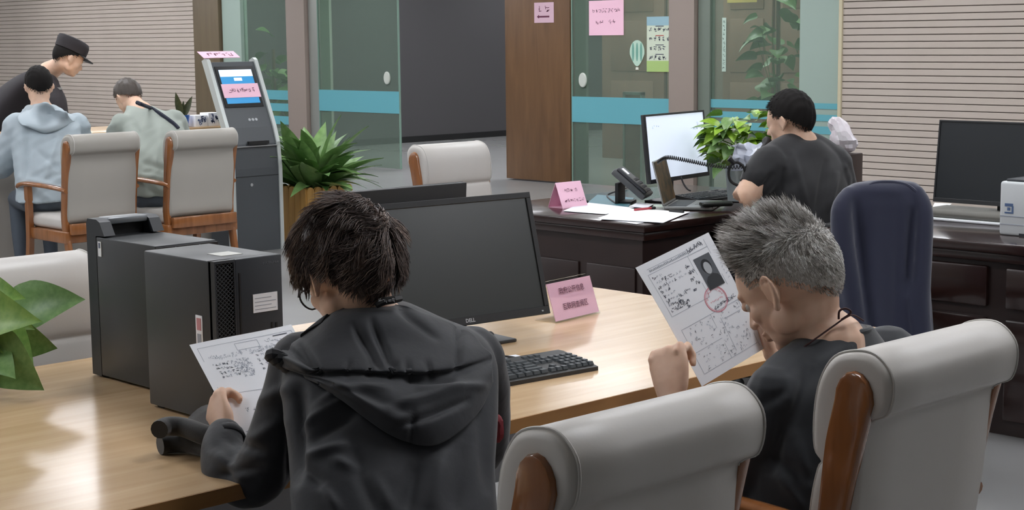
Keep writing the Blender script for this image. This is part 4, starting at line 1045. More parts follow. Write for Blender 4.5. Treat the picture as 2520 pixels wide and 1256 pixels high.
# jacket on the office chair
t = thing('office_chair', 'black swivel office chair under the navy jacket', 'chair', tuple(map(float, (at_d(2168, 640, 5.95)[0], at_d(2168, 640, 5.95)[1], 0))), YAW)
jx, jy = t.location.x, t.location.y
MB().box(-.22, .07, .44, .22, .52, .52, .03, 3).build('seat', m_black, t); MB().box(-.14, .0, .56, .14, .05, .98, .02, 3).build('backrest', m_black, t)
MB().tube([(0, .27, .1), (0, .27, .45)], .025, 12).build('gas_column', m_silver, t); MB().tube([(0, .12, .47), (0, .02, .5), (0, .025, .62)], .018, 8).build('back_bar', m_black, t)
for i in range(5):
    a = 2 * math.pi * i / 5; l_ = MB().tube([(0, .27, .10), (.28 * math.cos(a), .27 + .28 * math.sin(a), .07)], [.025, .016], 8).build('leg', m_black, t); MB().ell((.28 * math.cos(a), .27 + .28 * math.sin(a), .03), (.03, .03, .03), None, 12, 8).build('castor', m_black, l_)
# plastic bag on a low cabinet behind the clerk
bp = at_d(2072, 372, 8.25)
t = thing('low_cabinet', 'narrow dark cabinet standing behind the clerk', 'cabinet', (float(bp[0]) - .03, float(bp[1]), 0)); MB().box(-.13, -.11, 0, .11, .07, .96, .006).build('carcass', m_deskwood2, t)
d = MB().box(-.12, -.125, .05, .10, -.11, .92, .004).build('door', m_deskwood, t); MB().box(.07, -.138, .5, .085, -.125, .6, .003).build('handle', m_silver, d)
t = thing('plastic_bag', 'crumpled white printed plastic bag on the narrow cabinet behind the clerk', 'bag', (float(bp[0]), float(bp[1]), .96)); rq = random.Random(21)
b = MB(); b.ell((0, 0, .125), (.075, .06, .125), None, 18, 12)
b.v = [(x * (1 + .2 * math.sin(31 * z + 7 * y) + rq.uniform(-.14, .14)) - .3 * (z - .12), y * (1 + rq.uniform(-.2, .2)), max(0, z * (1 + rq.uniform(-.05, .05)))) for x, y, z in b.v]
bo = b.build('bag_film', mat('white plastic film', (240, 238, 242), .35, vary=(26, (226, 214, 222), .3)), t, 12); bo.rotation_euler = (0, 0, YAW); bo.scale = (.85, .85, .72)

# ------------------------------------------------------------------ people
from mathutils.bvhtree import BVHTree
def voxel_union(mb, voxel, smooth=6, fac=.5):
    """joins overlapping closed shapes into one continuous skin"""
    me = bpy.data.meshes.new('u'); me.from_pydata(mb.v, [], mb.f)
    bm = bmesh.new(); bm.from_mesh(me); bmesh.ops.recalc_face_normals(bm, faces=bm.faces[:]); bm.to_mesh(me); bm.free()
    o = bpy.data.objects.new('u', me); COL.objects.link(o)
    r = o.modifiers.new('r', 'REMESH'); r.mode = 'VOXEL'; r.voxel_size = voxel; r.use_smooth_shade = True
    s = o.modifiers.new('s', 'SMOOTH'); s.factor = fac; s.iterations = smooth
    out = bpy.data.meshes.new_from_object(o.evaluated_get(bpy.context.evaluated_depsgraph_get()))
    bpy.data.objects.remove(o)
    return out
def get_v(me):
    a = np.empty(len(me.vertices) * 3); me.vertices.foreach_get('co', a); n = np.empty_like(a); me.vertices.foreach_get('normal', n)
    return a.reshape(-1, 3), n.reshape(-1, 3)
def set_v(me, a): me.vertices.foreach_set('co', a.ravel()); me.update()
def fold(me, folds, off=None, facing=True):
    """cloth folds: (x0,y0,x1,y1,width,depth) strokes pushed into or out of the cloth along its normal"""
    v, n = get_v(me); w = v + (0 if off is None else off)
    d = w - _C; k = FPX / (d @ _F); X = 1260 + (d @ _R) * k; Y = 628 - (d @ _U) * k
    fc = np.clip(-(n @ _F0) * 2.0 + .15, 0, 1) if facing else 1.0
    disp = np.zeros(len(v))
    for x0, y0, x1, y1, wd, dep in folds:
        ax, ay = x1 - x0, y1 - y0; L2 = ax * ax + ay * ay + 1e-9
        t = np.clip(((X - x0) * ax + (Y - y0) * ay) / L2, 0, 1)
        q = np.hypot(X - x0 - t * ax, Y - y0 - t * ay)
        disp += dep * np.exp(-(q / wd) ** 2) * (1 - .55 * np.abs(2 * t - 1) ** 3)
    set_v(me, v + n * (disp * fc)[:, None])
def wrinkle(me, amp, freq, seed):
    v, n = get_v(me); r = np.random.default_rng(seed); d = np.zeros(len(v))
    for _ in range(7):
        k = r.normal(size=3) * freq * r.uniform(.5, 1.6); ph = r.uniform(0, 6.28); w_ = r.normal(size=3) * freq * .3
        d += np.sin(v @ k + ph + 1.5 * np.sin(v @ w_))
    set_v(me, v + n * (amp * d / 3)[:, None])
def limb(mb, pts, radii, n=14):
    P = [np.array(p, float) for p in pts]
    if len(P) > 2:
        m = 4; Q = catmull(P, m); R = np.interp(np.linspace(0, len(P) - 1, len(Q)), range(len(P)), radii)
    else: Q, R = P, radii
    mb.tube(Q, list(R), n)
    for p, r in ((Q[0], R[0]), (Q[-1], R[-1])): mb.ell(p, (r, r, r), None, 12, 8)
def face_frame(yaw, pitch, roll=0.0):
    """columns: right hand side, forward, up.  yaw = degrees turned left of the view direction, pitch = bowed down"""
    y, p, r = rad(yaw), rad(pitch), rad(roll)
    rt = math.cos(y) * _R0 + math.sin(y) * _F0; fw = -math.sin(y) * _R0 + math.cos(y) * _F0
    f2 = fw * math.cos(p) - _Z * math.sin(p); up = fw * math.sin(p) + _Z * math.cos(p)
    r2 = rt * math.cos(r) + up * math.sin(r); u2 = up * math.cos(r) - rt * math.sin(r)
    return np.stack([r2, f2, u2], 1)
def head_shapes(mb, O, R, s=1.0, ear=1.0):
    def P(x, y, z): return O + R @ (np.array([x, y, z]) * s)
    def E(c, r): mb.ell(P(*c), tuple(q * s for q in r), R, 26, 18)
    E((0, -.010, .028), (.077, .096, .088)); E((0, .02, .02), (.070, .074, .072))
    E((0, .030, -.028), (.062, .060, .080)); E((0, .034, -.074), (.050, .046, .040)); E((0, .066, -.096), (.023, .019, .017))
    E((0, .080, .014), (.050, .014, .013))
    for sx in (-1, 1):
        E((sx * .038, .058, -.030), (.022, .020, .022)); E((sx * .030, .084, -.006), (.014, .010, .010)); E((sx * .010, .096, -.040), (.008, .009, .007)); E((sx * .052, .012, -.062), (.016, .03, .028))
    limb(mb, [P(0, .086, .006), P(0, .096, -.018), P(0, .106, -.038)], [.008 * s, .009 * s, .011 * s], 10)
    E((0, .090, -.064), (.022, .008, .005)); E((0, .088, -.075), (.019, .009, .006))
    for sx in (-1, 1):                                     # ears
        def Q(y, z, o=0.0): return P(sx * (.0745 + o * .8 + .38 * max(0, .010 - y)), y * .86 - .002, z * .9 - .012)
        hel = [Q(.010, .000, .002), Q(.013, .014, .004), Q(.007, .027, .006), Q(-.006, .033, .008), Q(-.018, .026, .009), Q(-.023, .010, .009), Q(-.019, -.008, .008), Q(-.010, -.022, .006), Q(-.003, -.032, .004)]
        limb(mb, hel, [.0036 * s * ear] * 2 + [.0042 * s * ear] * 5 + [.0048 * s * ear, .006 * s * ear], 8)
        limb(mb, [Q(-.003, .018, .006), Q(-.013, .012, .006), Q(-.014, -.002, .006), Q(-.008, -.014, .005)], [.0032 * s] * 4, 8)
        mb.ell(Q(-.006, .002, -.002), (.005 * s, .017 * s, .026 * s), R, 14, 10)
        mb.ell(Q(.010, -.006, .003), (.004 * s, .005 * s, .007 * s), R, 10, 8); mb.ell(Q(.000, -.031, .004), (.0045 * s, .008 * s, .010 * s), R, 12, 8)
    return P
def hand_shapes(mb, W, y, z, left=True, s=1.0, curls=((68, 80, 45),) * 4, thumb=((.020, .030, -.006), (.006, .028, -.006)), spread=0.0):
    y = np.array(y, float); y /= np.linalg.norm(y); z = np.array(z, float); z = z - y * z.dot(y); z /= np.linalg.norm(z); x = np.cross(y, z) * (1 if left else -1)
    W = np.array(W, float)
    def P(a, b, c): return W + s * (a * x + b * y + c * z)
    rings = []
    for b, hw, hd, dz in ((-.02, .026, .019, 0), (.0, .027, .018, 0), (.03, .036, .019, 0), (.06, .042, .017, .001), (.085, .042, .015, .002), (.098, .036, .011, .001)):
        rings.append([P(hw * math.cos(a), b, dz + hd * math.sin(a)) for a in np.linspace(0, 2 * math.pi, 21)[:-1]])
    mb.loft(rings)
    for i, (fx, L, r) in enumerate(((-.031, .060, .0078), (-.0105, .074, .0086), (.0108, .079, .0090), (.0315, .071, .0088))):
        p = np.array([fx, .088 - .006 * abs(i - 2), .002]); a = 0; pts = [P(*p)]; sp = spread * (i - 1.5)
        mb.ell(P(fx, .090 - .006 * abs(i - 2), .007), (r * 1.15 * s,) * 3, None, 12, 8)
        for seg, c in zip((.46, .30, .24), curls[i]):
            a += rad(c); p = p + L * seg * np.array([math.sin(sp) * math.cos(a), math.cos(a), -math.sin(a)]); pts.append(P(*p))
        mb.tube(pts, [r * 1.08 * s, r * s, r * .94 * s, r * .8 * s], 10)
        for q, rr_ in zip(pts, (1.08, 1.04, .98, .8)): mb.ell(q, (r * rr_ * s,) * 3, None, 12, 8)
    t0 = np.array([.024, .022, -.004]); t1 = t0 + np.array(thumb[0]); t2 = t1 + np.array(thumb[1])
    limb(mb, [P(.012, .004, -.004), P(*t0), P(*t1), P(*t2)], [.015 * s, .0145 * s, .0112 * s, .0095 * s], 12)
    return P
m_skin = mat('skin', (230, 192, 166), .5, vary=(30, (222, 180, 152), .2), sub=.12); m_skin2 = mat('tanned skin', (230, 194, 170), .5, vary=(30, (222, 182, 156), .2), sub=.12)
m_eye = mat('eye white', (226, 222, 216), .3); m_iris = mat('dark iris', (34, 26, 22), .3)
HC, HR = np.array([0, -.012, .016]), np.array([.0805, .099, .103])
def zmin(phi, short): 
    return float(np.interp(abs(phi), [0, .55, .85, 1.1, 1.35, 1.6, 1.85, 2.2, 2.7, 3.15], short))
def hair_piece(O, R, s, parent, n, line, length, direct, width, mats, seed, off, cap_off=.004, seg=4, root=.985, wave=0.0, cap_fn=None, clump=(0, 0.0)):
    """cap following the scalp plus tapered strands; all lengths in metres before scaling"""
    r = np.random.default_rng(seed); loc = np.array(parent.location)
    cap = MB(); nt_, np_ = 40, 64; idx = {}
    for i in range(nt_ + 1):
        th = math.pi * i / nt_
        for j in range(np_):
            ph = 2 * math.pi * j / np_ - math.pi; d = np.array([math.sin(th) * math.sin(ph), math.sin(th) * math.cos(ph), math.cos(th)])
            e = cap_off if cap_fn is None else cap_fn(d)
            p = HC + (HR + e) * d
            idx[i, j] = (len(cap.v), p[2] - zmin(ph, line)); cap.v.append(tuple(O + R @ (p * s) - loc))
    for i in range(nt_):
        for j in range(np_):
            q = [(i, j), (i, (j + 1) % np_), (i + 1, (j + 1) % np_), (i + 1, j)]
            if min(idx[k][1] for k in q) > 0: cap.f.append([idx[k][0] for k in q])
    used = sorted({i for f in cap.f for i in f}); mp = {a: b for b, a in enumerate(used)}; cap.v = [cap.v[a] for a in used]; cap.f = [[mp[a] for a in f] for f in cap.f]
    co = cap.build('hair_cap', mats[0], parent, 80)
    V = []; F = []; MI = []
    if clump[0]:
        cc_ = r.normal(size=(clump[0], 3)); cc_ /= np.linalg.norm(cc_, axis=1, keepdims=True); cv_ = r.normal(size=(clump[0], 3)) * clump[1]; cm_ = r.random(clump[0])
    k = 0; tries = 0
    while k < n and tries < n * 8:
        tries += 1
        d = r.normal(size=3); d /= np.linalg.norm(d); p = HC + HR * root * d; ph = math.atan2(d[0], d[1])
        h = p[2] - zmin(ph, line)
        if h < -.006: continue
        nrm = d / HR; nrm /= np.linalg.norm(nrm)
        L = length(d, h, r)
        if L <= 0: continue
        k += 1; pts = [p]; q = p.copy(); ci = int(np.argmax(cc_ @ d)) if clump[0] else 0
        for i in range(seg):
            dv = direct(d, nrm, q, i / seg, r, ph)
            if clump[0]:
                dv = dv + cv_[ci] * (.5 + .5 * i / seg)
                if wave > 0: dv = dv + np.cross(nrm, dv) * wave * math.sin(5.5 * i / seg + 6.28 * cm_[ci])
                dv /= np.linalg.norm(dv)
            q = q + dv * (L / seg)
            if i < seg - 0 and wave >= 0:                                   # keep outside the scalp
                e = (q - HC) / HR; m_ = np.linalg.norm(e)
                if m_ < 1.015: q = HC + (q - HC) / m_ * 1.015
            pts.append(q.copy())
        pts = np.array(pts); wd = width * r.uniform(.6, 1.3) * s; b0 = len(V); T = pts[1:] - pts[:-1]
        for i, pt in enumerate(pts):
            t = T[min(i, seg - 1)]; t = t / (np.linalg.norm(t) + 1e-9); a = np.cross(t, nrm + 1e-3); a /= (np.linalg.norm(a) + 1e-9); b = np.cross(t, a)
            w_ = wd * (1.0 if i < seg else .12) * (1 - .35 * i / seg)
            for c in range(3):
                g = 2.0944 * c; V.append(O + R @ (pt * s) + R @ (a * math.cos(g) + b * math.sin(g)) * w_ - loc)
        mi = int(r.choice(len(mats), p=[.5, .32, .18][:len(mats)])) if len(mats) == 3 else int(r.integers(len(mats)))
        if clump[0] and len(mats) == 3 and r.random() < .6: mi = 0 if cm_[ci] < .45 else 1 if cm_[ci] < .8 else 2
        for i in range(seg):
            for c in range(3):
                c2 = (c + 1) % 3; F.append([b0 + i * 3 + c, b0 + i * 3 + c2, b0 + i * 3 + 3 + c2, b0 + i * 3 + 3 + c]); MI.append(mi)
    me = bpy.data.meshes.new('hair_strands'); me.from_pydata([tuple(v) for v in V], [], F)
    for m_ in mats: me.materials.append(m_)
    me.polygons.foreach_set('material_index', MI); me.polygons.foreach_set('use_smooth', [True] * len(F)); me.update()
    tag(obj('hair_strands', me, parent), kind='stuff')
    return co
def add_mesh(name, me, m, parent):
    me.name = name; me.materials.clear(); me.materials.append(m)
    me.polygons.foreach_set('use_smooth', [True] * len(me.polygons))
    v, _ = get_v(me); set_v(me, v - np.array(parent.location))
    return obj(name, me, parent)
def torso_rings(rings, yaw, grow=0.0, ex=.8, n=40):
    rt = math.cos(rad(yaw)) * _R0 + math.sin(rad(yaw)) * _F0; fw = -math.sin(rad(yaw)) * _R0 + math.cos(rad(yaw)) * _F0
    P = []
    for (x, y, D, hw, hd) in rings: P.append((*at_d(x, y, D), hw, hd))
    P = catmull(P, 4); out = []
    for q in P:
        c = q[:3]; hw, hd = q[3] + grow, q[4] + grow; ring = []
        for a in np.linspace(0, 2 * math.pi, n + 1)[:-1]:
            ca, sa = math.cos(a), math.sin(a)
            ring.append(c + rt * hw * math.copysign(abs(ca) ** ex, ca) + fw * hd * math.copysign(abs(sa) ** ex, sa))
        out.append(ring)
    return out
def px_chain(ch): return [at_d(x, y, D) for x, y, D, r in ch], [r for *_, r in ch]
def legs(mb, hip, yaw, seat_z, knee=.44, grow=0.0, split=.10, shoe=None, z0=.06):
    rt = math.cos(rad(yaw)) * _R0 + math.sin(rad(yaw)) * _F0; fw = -math.sin(rad(yaw)) * _R0 + math.cos(rad(yaw)) * _F0
    hip = np.array([hip[0], hip[1], seat_z + .08])
    for s in (-1, 1):
        h = hip + rt * s * .09; k = hip + fw * knee + rt * s * split; k[2] = seat_z + .06; f = k.copy() - fw * .04; f[2] = z0 + .03
        limb(mb, [h, (h + k) / 2, k], [.090 + grow, .078 + grow, .062 + grow]); limb(mb, [k, (k + f) / 2, f], [.058 + grow, .054 + grow, .042 + grow])
        if shoe is not None:
            shoe.loft([[f + fw * a + rt * hw * math.cos(q) + np.array([0, 0, -z0 - .03 + zc + hz * math.sin(q)]) for q in np.linspace(0, 2 * math.pi, 15)[:-1]] for a, hw, zc, hz in ((-.08, .02, .04, .03), (-.06, .036, .05, .05), (.02, .042, .05, .05), (.10, .046, .035, .035), (.16, .038, .028, .028), (.19, .015, .025, .02))])
def person(name, label, head, neck, rings, tyaw, armL, armR, handL, handR, skin, cloth, cloth_name, trousers, voxel=.006, sleeveL=None, sleeveR=None, grow=.0, folds=(), wr=(.0015, 30), seat_z=.47, hipD=None, stand=False, cl_voxel=None, ex=.8, fill=()):
    hx_, hy_, hD, hyaw, hpitch, hroll, hs = head
    O = at_d(hx_, hy_, hD); R = face_frame(hyaw, hpitch, hroll)
    base = at_d(*rings[0][:3]); t = thing(name, label, 'person', (float(base[0]), float(base[1]), 0 if stand or seat_z < .3 else 0))
    sk = MB(); P = head_shapes(sk, O, R, hs)
    nk, nr = px_chain(neck); limb(sk, [P(0, -.022, -.045)] + nk, [.054 * hs] + nr, 18)
    sk.loft(torso_rings(rings[:-2], tyaw, -.042)); sk.loft(torso_rings(rings[-3:], tyaw, -.014))
    for arm, cut in ((armL, sleeveL), (armR, sleeveR)):
        if arm: p, r = px_chain(arm); limb(sk, p, [q * (.62 if cut is None and i < len(r) - 1 else .55 if cut and i < cut - 1 else .84) for i, q in enumerate(r)])
    for hd_, lf in ((handL, True), (handR, False)):
        if hd_: hand_shapes(sk, left=lf, **hd_)
    cl = MB(); cl.loft(torso_rings(rings, tyaw, grow, ex))
    for arm, cut in ((armL, sleeveL), (armR, sleeveR)):
        if arm:
            a = arm if cut is None else arm[:cut]
            p, r = px_chain(a); limb(cl, p, [q + grow for q in r], 18)
    for ch in fill:
        p, r = px_chain(ch); limb(cl, p, r, 18)
    if not stand:
        tr = MB(); sh = MB(); hc = at_d(*rings[0][:3]); legs(tr, hc, tyaw, seat_z, shoe=sh); legs(sk, hc, tyaw, seat_z, grow=-.02)
        rt_ = math.cos(rad(tyaw)) * _R0 + math.sin(rad(tyaw)) * _F0
        tr.ell((hc[0], hc[1], seat_z + .08), (.165, .135, .09), face_frame(tyaw, 0), 24, 14)
        tr.loft([[np.array([hc[0], hc[1], z]) + .16 * math.cos(a) * rt_ + .11 * math.sin(a) * np.cross(_Z, rt_) for a in np.linspace(0, 2 * math.pi, 25)[:-1]] for z in (seat_z + .06, hc[2] + .05)]) if hc[2] > seat_z + .1 else None
        add_mesh('trousers', voxel_union(tr, .010, 6), trousers, t)
        v0 = np.array(t.location); sh.v = [tuple(np.array(q) - v0) for q in sh.v]; sh.build('shoes', m_black, t)
    add_mesh('body', voxel_union(sk, voxel, 3), skin, t)
    me = voxel_union(cl, cl_voxel or voxel, 8)
    if wr: wrinkle(me, wr[0], wr[1], 5)
    if folds: fold(me, folds)
    bv = BVHTree.FromPolygons([Vector(v.co) for v in me.vertices], [list(p.vertices) for p in me.polygons])
    co = add_mesh(cloth_name, me, cloth, t)
    l0 = np.array(t.location)
    for s_ in (-1, 1):
        ey = MB(); ey.ell(P(s_ * .031, .0775, -.007) - l0, (.0115 * hs,) * 3, None, 12, 8); e_ = ey.build('eye', m_eye, t)
        ir = MB(); ir.ell(P(s_ * .031, .0845, -.008) - l0, (.0055 * hs,) * 3, None, 10, 6); ir.build('iris', m_iris, e_)
    return t, O, R, hs, P, bv, l0
def local(mb, l0):
    mb.v = [tuple(np.array(q) - l0) for q in mb.v]; return mb
def hit(bv, x, y, fallback):
    d = _F * FPX + _R * (x - 1260) + _U * (628 - y); d = d / np.linalg.norm(d)
    loc, nrm, i, dist = bv.ray_cast(Vector(_C), Vector(d))
    if loc is None: return at_d(x, y, fallback), -_F0
    return np.array(loc), np.array(nrm)

LONG = [.076, .070, .050, .000, -.012, .012, .000, -.040, -.066, -.076]
FADE = [.076, .072, .050, .018, .016, .006, -.010, -.036, -.054, -.060]
# ---- person in the hooded jacket
m_jacket = mat('black nylon', (42, 44, 49), .66, spec=.35, bump=(38, .25, .004), vary=(5, (35, 37, 42)), sheen=.2)
m_trouser = mat('charcoal trousers', (48, 50, 56), .8)
hL = dict(W=at_d(552, 1058, 3.09), y=at_d(526, 985, 3.17) - at_d(552, 1058, 3.09), z=-_F0 * .75 - _R0 * .62, curls=((60, 75, 40), (62, 78, 40), (60, 78, 40), (55, 75, 40)), thumb=((.010, .036, .004), (.004, .030, -.004)), s=.92)
hR = dict(W=at_d(905, 1075, 3.22), y=-_R0 * .8 + _Z * .5, z=_R0 * .5 + _F0 * .5 + _Z * .5, curls=((50, 70, 40),) * 4, s=.92)
tW, OW, RW, sW, PW, bvW, lW = person('person', 'person in a black hooded jacket and glasses reading a form, seen from behind', (856, 668, 3.0, 38, 30, 0, .98),
    [(904, 765, 2.965, .052), (915, 810, 2.96, .050)],
    [(985, 1440, 2.66, .185, .145), (978, 1340, 2.69, .178, .125), (970, 1240, 2.73, .174, .118), (966, 1120, 2.79, .180, .118), (964, 1000, 2.86, .190, .115), (962, 900, 2.92, .194, .104), (954, 840, 2.95, .172, .090), (936, 790, 2.965, .112, .076), (915, 752, 2.97, .068, .062)], 18,
    [(745, 900, 2.94, .060), (712, 990, 2.93, .050), (672, 1105, 2.93, .052), (622, 1182, 2.97, .050), (565, 1158, 3.00, .047), (548, 1112, 3.04, .040), (552, 1075, 3.075, .033)],
    [(1160, 888, 3.03, .062), (1180, 985, 3.08, .056), (1172, 1110, 3.2, .052), (1050, 1110, 3.25, .05), (905, 1075, 3.22, .04)], hL, hR, m_skin, m_jacket, 'jacket', m_trouser, .0055, grow=.004,
    folds=[(770, 1010, 880, 930, 14, .010), (740, 1050, 850, 985, 12, .010), (765, 1085, 870, 1020, 14, -.009), (760, 1120, 850, 1095, 12, .009), (745, 1150, 800, 1200, 16, -.010), (790, 1190, 830, 1256, 14, .008), (735, 960, 722, 1180, 18, -.022), (640, 990, 720, 950, 16, .008), (560, 1080, 640, 1110, 14, -.010), (530, 1120, 600, 1180, 14, .010), (540, 1170, 640, 1150, 12, -.008), (600, 1100, 690, 1040, 16, .007),
           (1030, 1140, 1000, 1256, 22, -.010), (1090, 1130, 1060, 1256, 22, .009), (1150, 1090, 1110, 1256, 24, -.008), (870, 1100, 930, 1256, 24, -.009), (900, 1160, 960, 1250, 18, .007), (820, 1130, 870, 1150, 12, .006), (1180, 1000, 1200, 1200, 18, -.008)], wr=(.0010, 30))
rowsH = [([(795, 800), (812, 778), (842, 762), (882, 752), (925, 748), (965, 750), (1004, 757), (1042, 770), (1085, 788)], .010),
         ([(742, 832), (778, 806), (820, 788), (875, 776), (930, 774), (985, 778), (1042, 786), (1102, 798), (1158, 820)], .020),
         ([(694, 866), (742, 855), (800, 850), (870, 850), (940, 850), (1010, 852), (1080, 852), (1140, 850), (1190, 856)], .030),
         ([(668, 888), (716, 902), (785, 912), (865, 912), (945, 916), (1025, 918), (1100, 910), (1160, 892), (1210, 874)], .040),
         ([(674, 900), (720, 915), (788, 926), (866, 926), (946, 930), (1026, 932), (1100, 924), (1160, 905), (1212, 888)], .024),
         ([(774, 936), (810, 946), (850, 956), (905, 966), (965, 974), (1030, 975), (1100, 955), (1160, 928), (1212, 902)], .044),
         ([(790, 950), (850, 978), (900, 1002), (955, 1028), (1010, 1044), (1065, 1038), (1125, 1004), (1175, 962), (1213, 920)], .048),
         ([(784, 950), (848, 992), (903, 1034), (963, 1074), (1028, 1098), (1080, 1096), (1138, 1060), (1185, 1008), (1214, 942)], .014)]
rows = []
for pts, off in rowsH:
    r_ = []
    for i, (x, y) in enumerate(pts):
        p, n_ = hit(bvW, x, y, 2.86); e = min(i, 8 - i) / 4
        r_.append(p + _C * 0 - lW - (_F0 * .8 - _Z * .3) * off * (.45 + .55 * min(1, e * 1.6)))
    rows.append(catmull(r_, 11))
rows = [list(c) for c in zip(*[catmull(list(c), 11) for c in zip(*rows)])]
me = MB().grid(rows).mesh('hood', m_jacket, 70)
v, n = get_v(me); set_v(me, v + lW)
fold(me, [(870, 800, 935, 905, 9, -.010), (915, 790, 960, 900, 8, -.009), (985, 765, 1075, 830, 9, -.008), (1130, 800, 1125, 905, 9, -.010), (700, 850, 770, 905, 8, -.012), (690, 880, 760, 912, 7, .010), (740, 850, 790, 920, 7, -.010), (850, 925, 860, 890, 6, -.006), (905, 925, 915, 885, 6, -.006), (960, 930, 975, 890, 6, -.007), (1010, 935, 1000, 890, 6, -.006), (1060, 925, 1050, 890, 6, -.006), (1000, 935, 1110, 940, 8, -.008), (960, 1000, 1130, 960, 12, .010), (980, 1050, 1150, 985, 10, -.010), (850, 950, 1000, 1010, 12, -.006), (1020, 1010, 1010, 1095, 7, -.006), (820, 950, 960, 955, 8, .006), (1040, 960, 1190, 950, 10, .008)], facing=False)
v, n = get_v(me); set_v(me, v - lW)
ho = obj('hood', me, tW); md = ho.modifiers.new('s', 'SOLIDIFY'); md.thickness = .006; md.offset = -1
# gathered cord end at the left of the hood, cuff, lanyard
p_, _ = hit(bvW, 690, 898, 2.88)
fr = MB()
for i in range(5):
    q = at_d(662 + i * 12, 884 + i * 8, 2.86) ; fr.tube(catmull([q, at_d(672 + i * 14, 872 + i * 10, 2.85), at_d(700 + i * 16, 880 + i * 9, 2.86)], 4), [.006, .010, .011, .012, .012, .011, .010, .009, .006], 8)
local(fr, lW).build('hood_gather', m_jacket, tW)
cf = MB(); w0 = at_d(553, 1076, 3.075); dirc = at_d(546, 1048, 3.10) - w0; cf.tube([w0 - dirc * .5, w0, w0 + dirc * .25], [.040, .038, .034], 22, False); co = local(cf, lW).build('sleeve_cuff', m_jacket, tW); md = co.modifiers.new('s', 'SOLIDIFY'); md.thickness = .004
ln = MB(); ln.tube([at_d(x, y, D) for x, y, D in ((925, 752, 2.895), (945, 742, 2.90), (968, 738, 2.905), (985, 735, 2.93))], [.006, .0075, .0075, .006], 6); lo = local(ln, lW).build('lanyard', m_black, tW)
k = MB()
for i in range(4): strokes(k, -.012 + i * .008, 0, .009, 0, n=4)
ko = k.build('lanyard_print', m_paper, tW, 0); ko.matrix_local = Matrix.Translation(Vector(at_d(952, 741, 2.885) - lW)) @ Matrix.Rotation(YAW, 4, 'Z')
# glasses
gl = MB()
for s_ in (-1, 1):
    gl.tube([PW(s_ * (.034 + .026 * math.cos(a)), .108 - .012 * abs(math.cos(a)) * (1 if math.cos(a) > 0 else 0), -.010 + .020 * math.sin(a)) for a in np.linspace(0, 2 * math.pi, 21)], .0018, 6)
    gl.tube([PW(s_ * .060, .100, -.004), PW(s_ * .076, .06, .0), PW(s_ * .082, .004, .002), PW(s_ * .084, -.018, -.012)], .0018, 6)
gl.tube([PW(-.009, .109, -.006), PW(0, .112, -.004), PW(.009, .109, -.006)], .0016, 6)
local(gl, lW).build('glasses_frame', m_black, tW)
gz = MB()
for s_ in (-1, 1): gz.add([PW(s_ * (.034 + .0255 * math.cos(a)), .107 - .010 * max(0, math.cos(a)), -.010 + .0195 * math.sin(a)) for a in np.linspace(0, 2 * math.pi, 21)[:-1]], [list(range(20))])
local(gz, lW).build('glasses_lens', glass('lens glass', (236, 240, 240), .08), tW, 0)
# hair: short layered, swept forward
h_d, h_m, h_l = mat('dark brown hair', (74, 61, 57), .4, spec=.5), mat('brown hair', (98, 82, 75), .4, spec=.5), mat('lit brown hair', (136, 116, 104), .4, spec=.5)
def capW(d): return .009 + .005 * math.sin(7 * d[0] + 3 * d[2]) * math.sin(6 * d[1] + 5 * d[2]) + (.006 if d[2] > .2 else 0) - (.010 if d[2] < -.55 else 0)
def lenW(d, h, r):
    a = float(np.clip((h - .004) / .05, 0, 1)); return r.uniform(.022, .036) * (1 - a) + r.uniform(.05, .08) * a
def dirW(d, nrm, q, t, r, ph):
    cr = np.array([.020, -.03, .10]); a = q - cr; tang = a - nrm * a.dot(nrm); tang /= (np.linalg.norm(tang) + 1e-6)
    sw = np.array([-.25, .75, -.10]) if d[1] > -.35 else np.array([-.85, .15, -.20]) if d[0] < .45 else np.array([-.1, .4, -.5])
    dn = np.array([0, 0, -.9]) * float(np.clip((.0 - q[2]) / .05, 0, 1))
    e = (q - HC) / (HR + .022); lift = (1.07 - np.linalg.norm(e)) * 2.2 + (.2 if t < .3 else -.25)
    v = tang * .5 + (sw - nrm * sw.dot(nrm)) * .95 + dn + nrm * lift + r.normal(size=3) * .10
    return v / np.linalg.norm(v)
hair_piece(OW, RW, sW, tW, 8000, LONG, lenW, dirW, .00085, [h_d, h_m, h_l], 3, lW, seg=6, cap_fn=capW, root=1.10, clump=(170, .20), wave=.55)

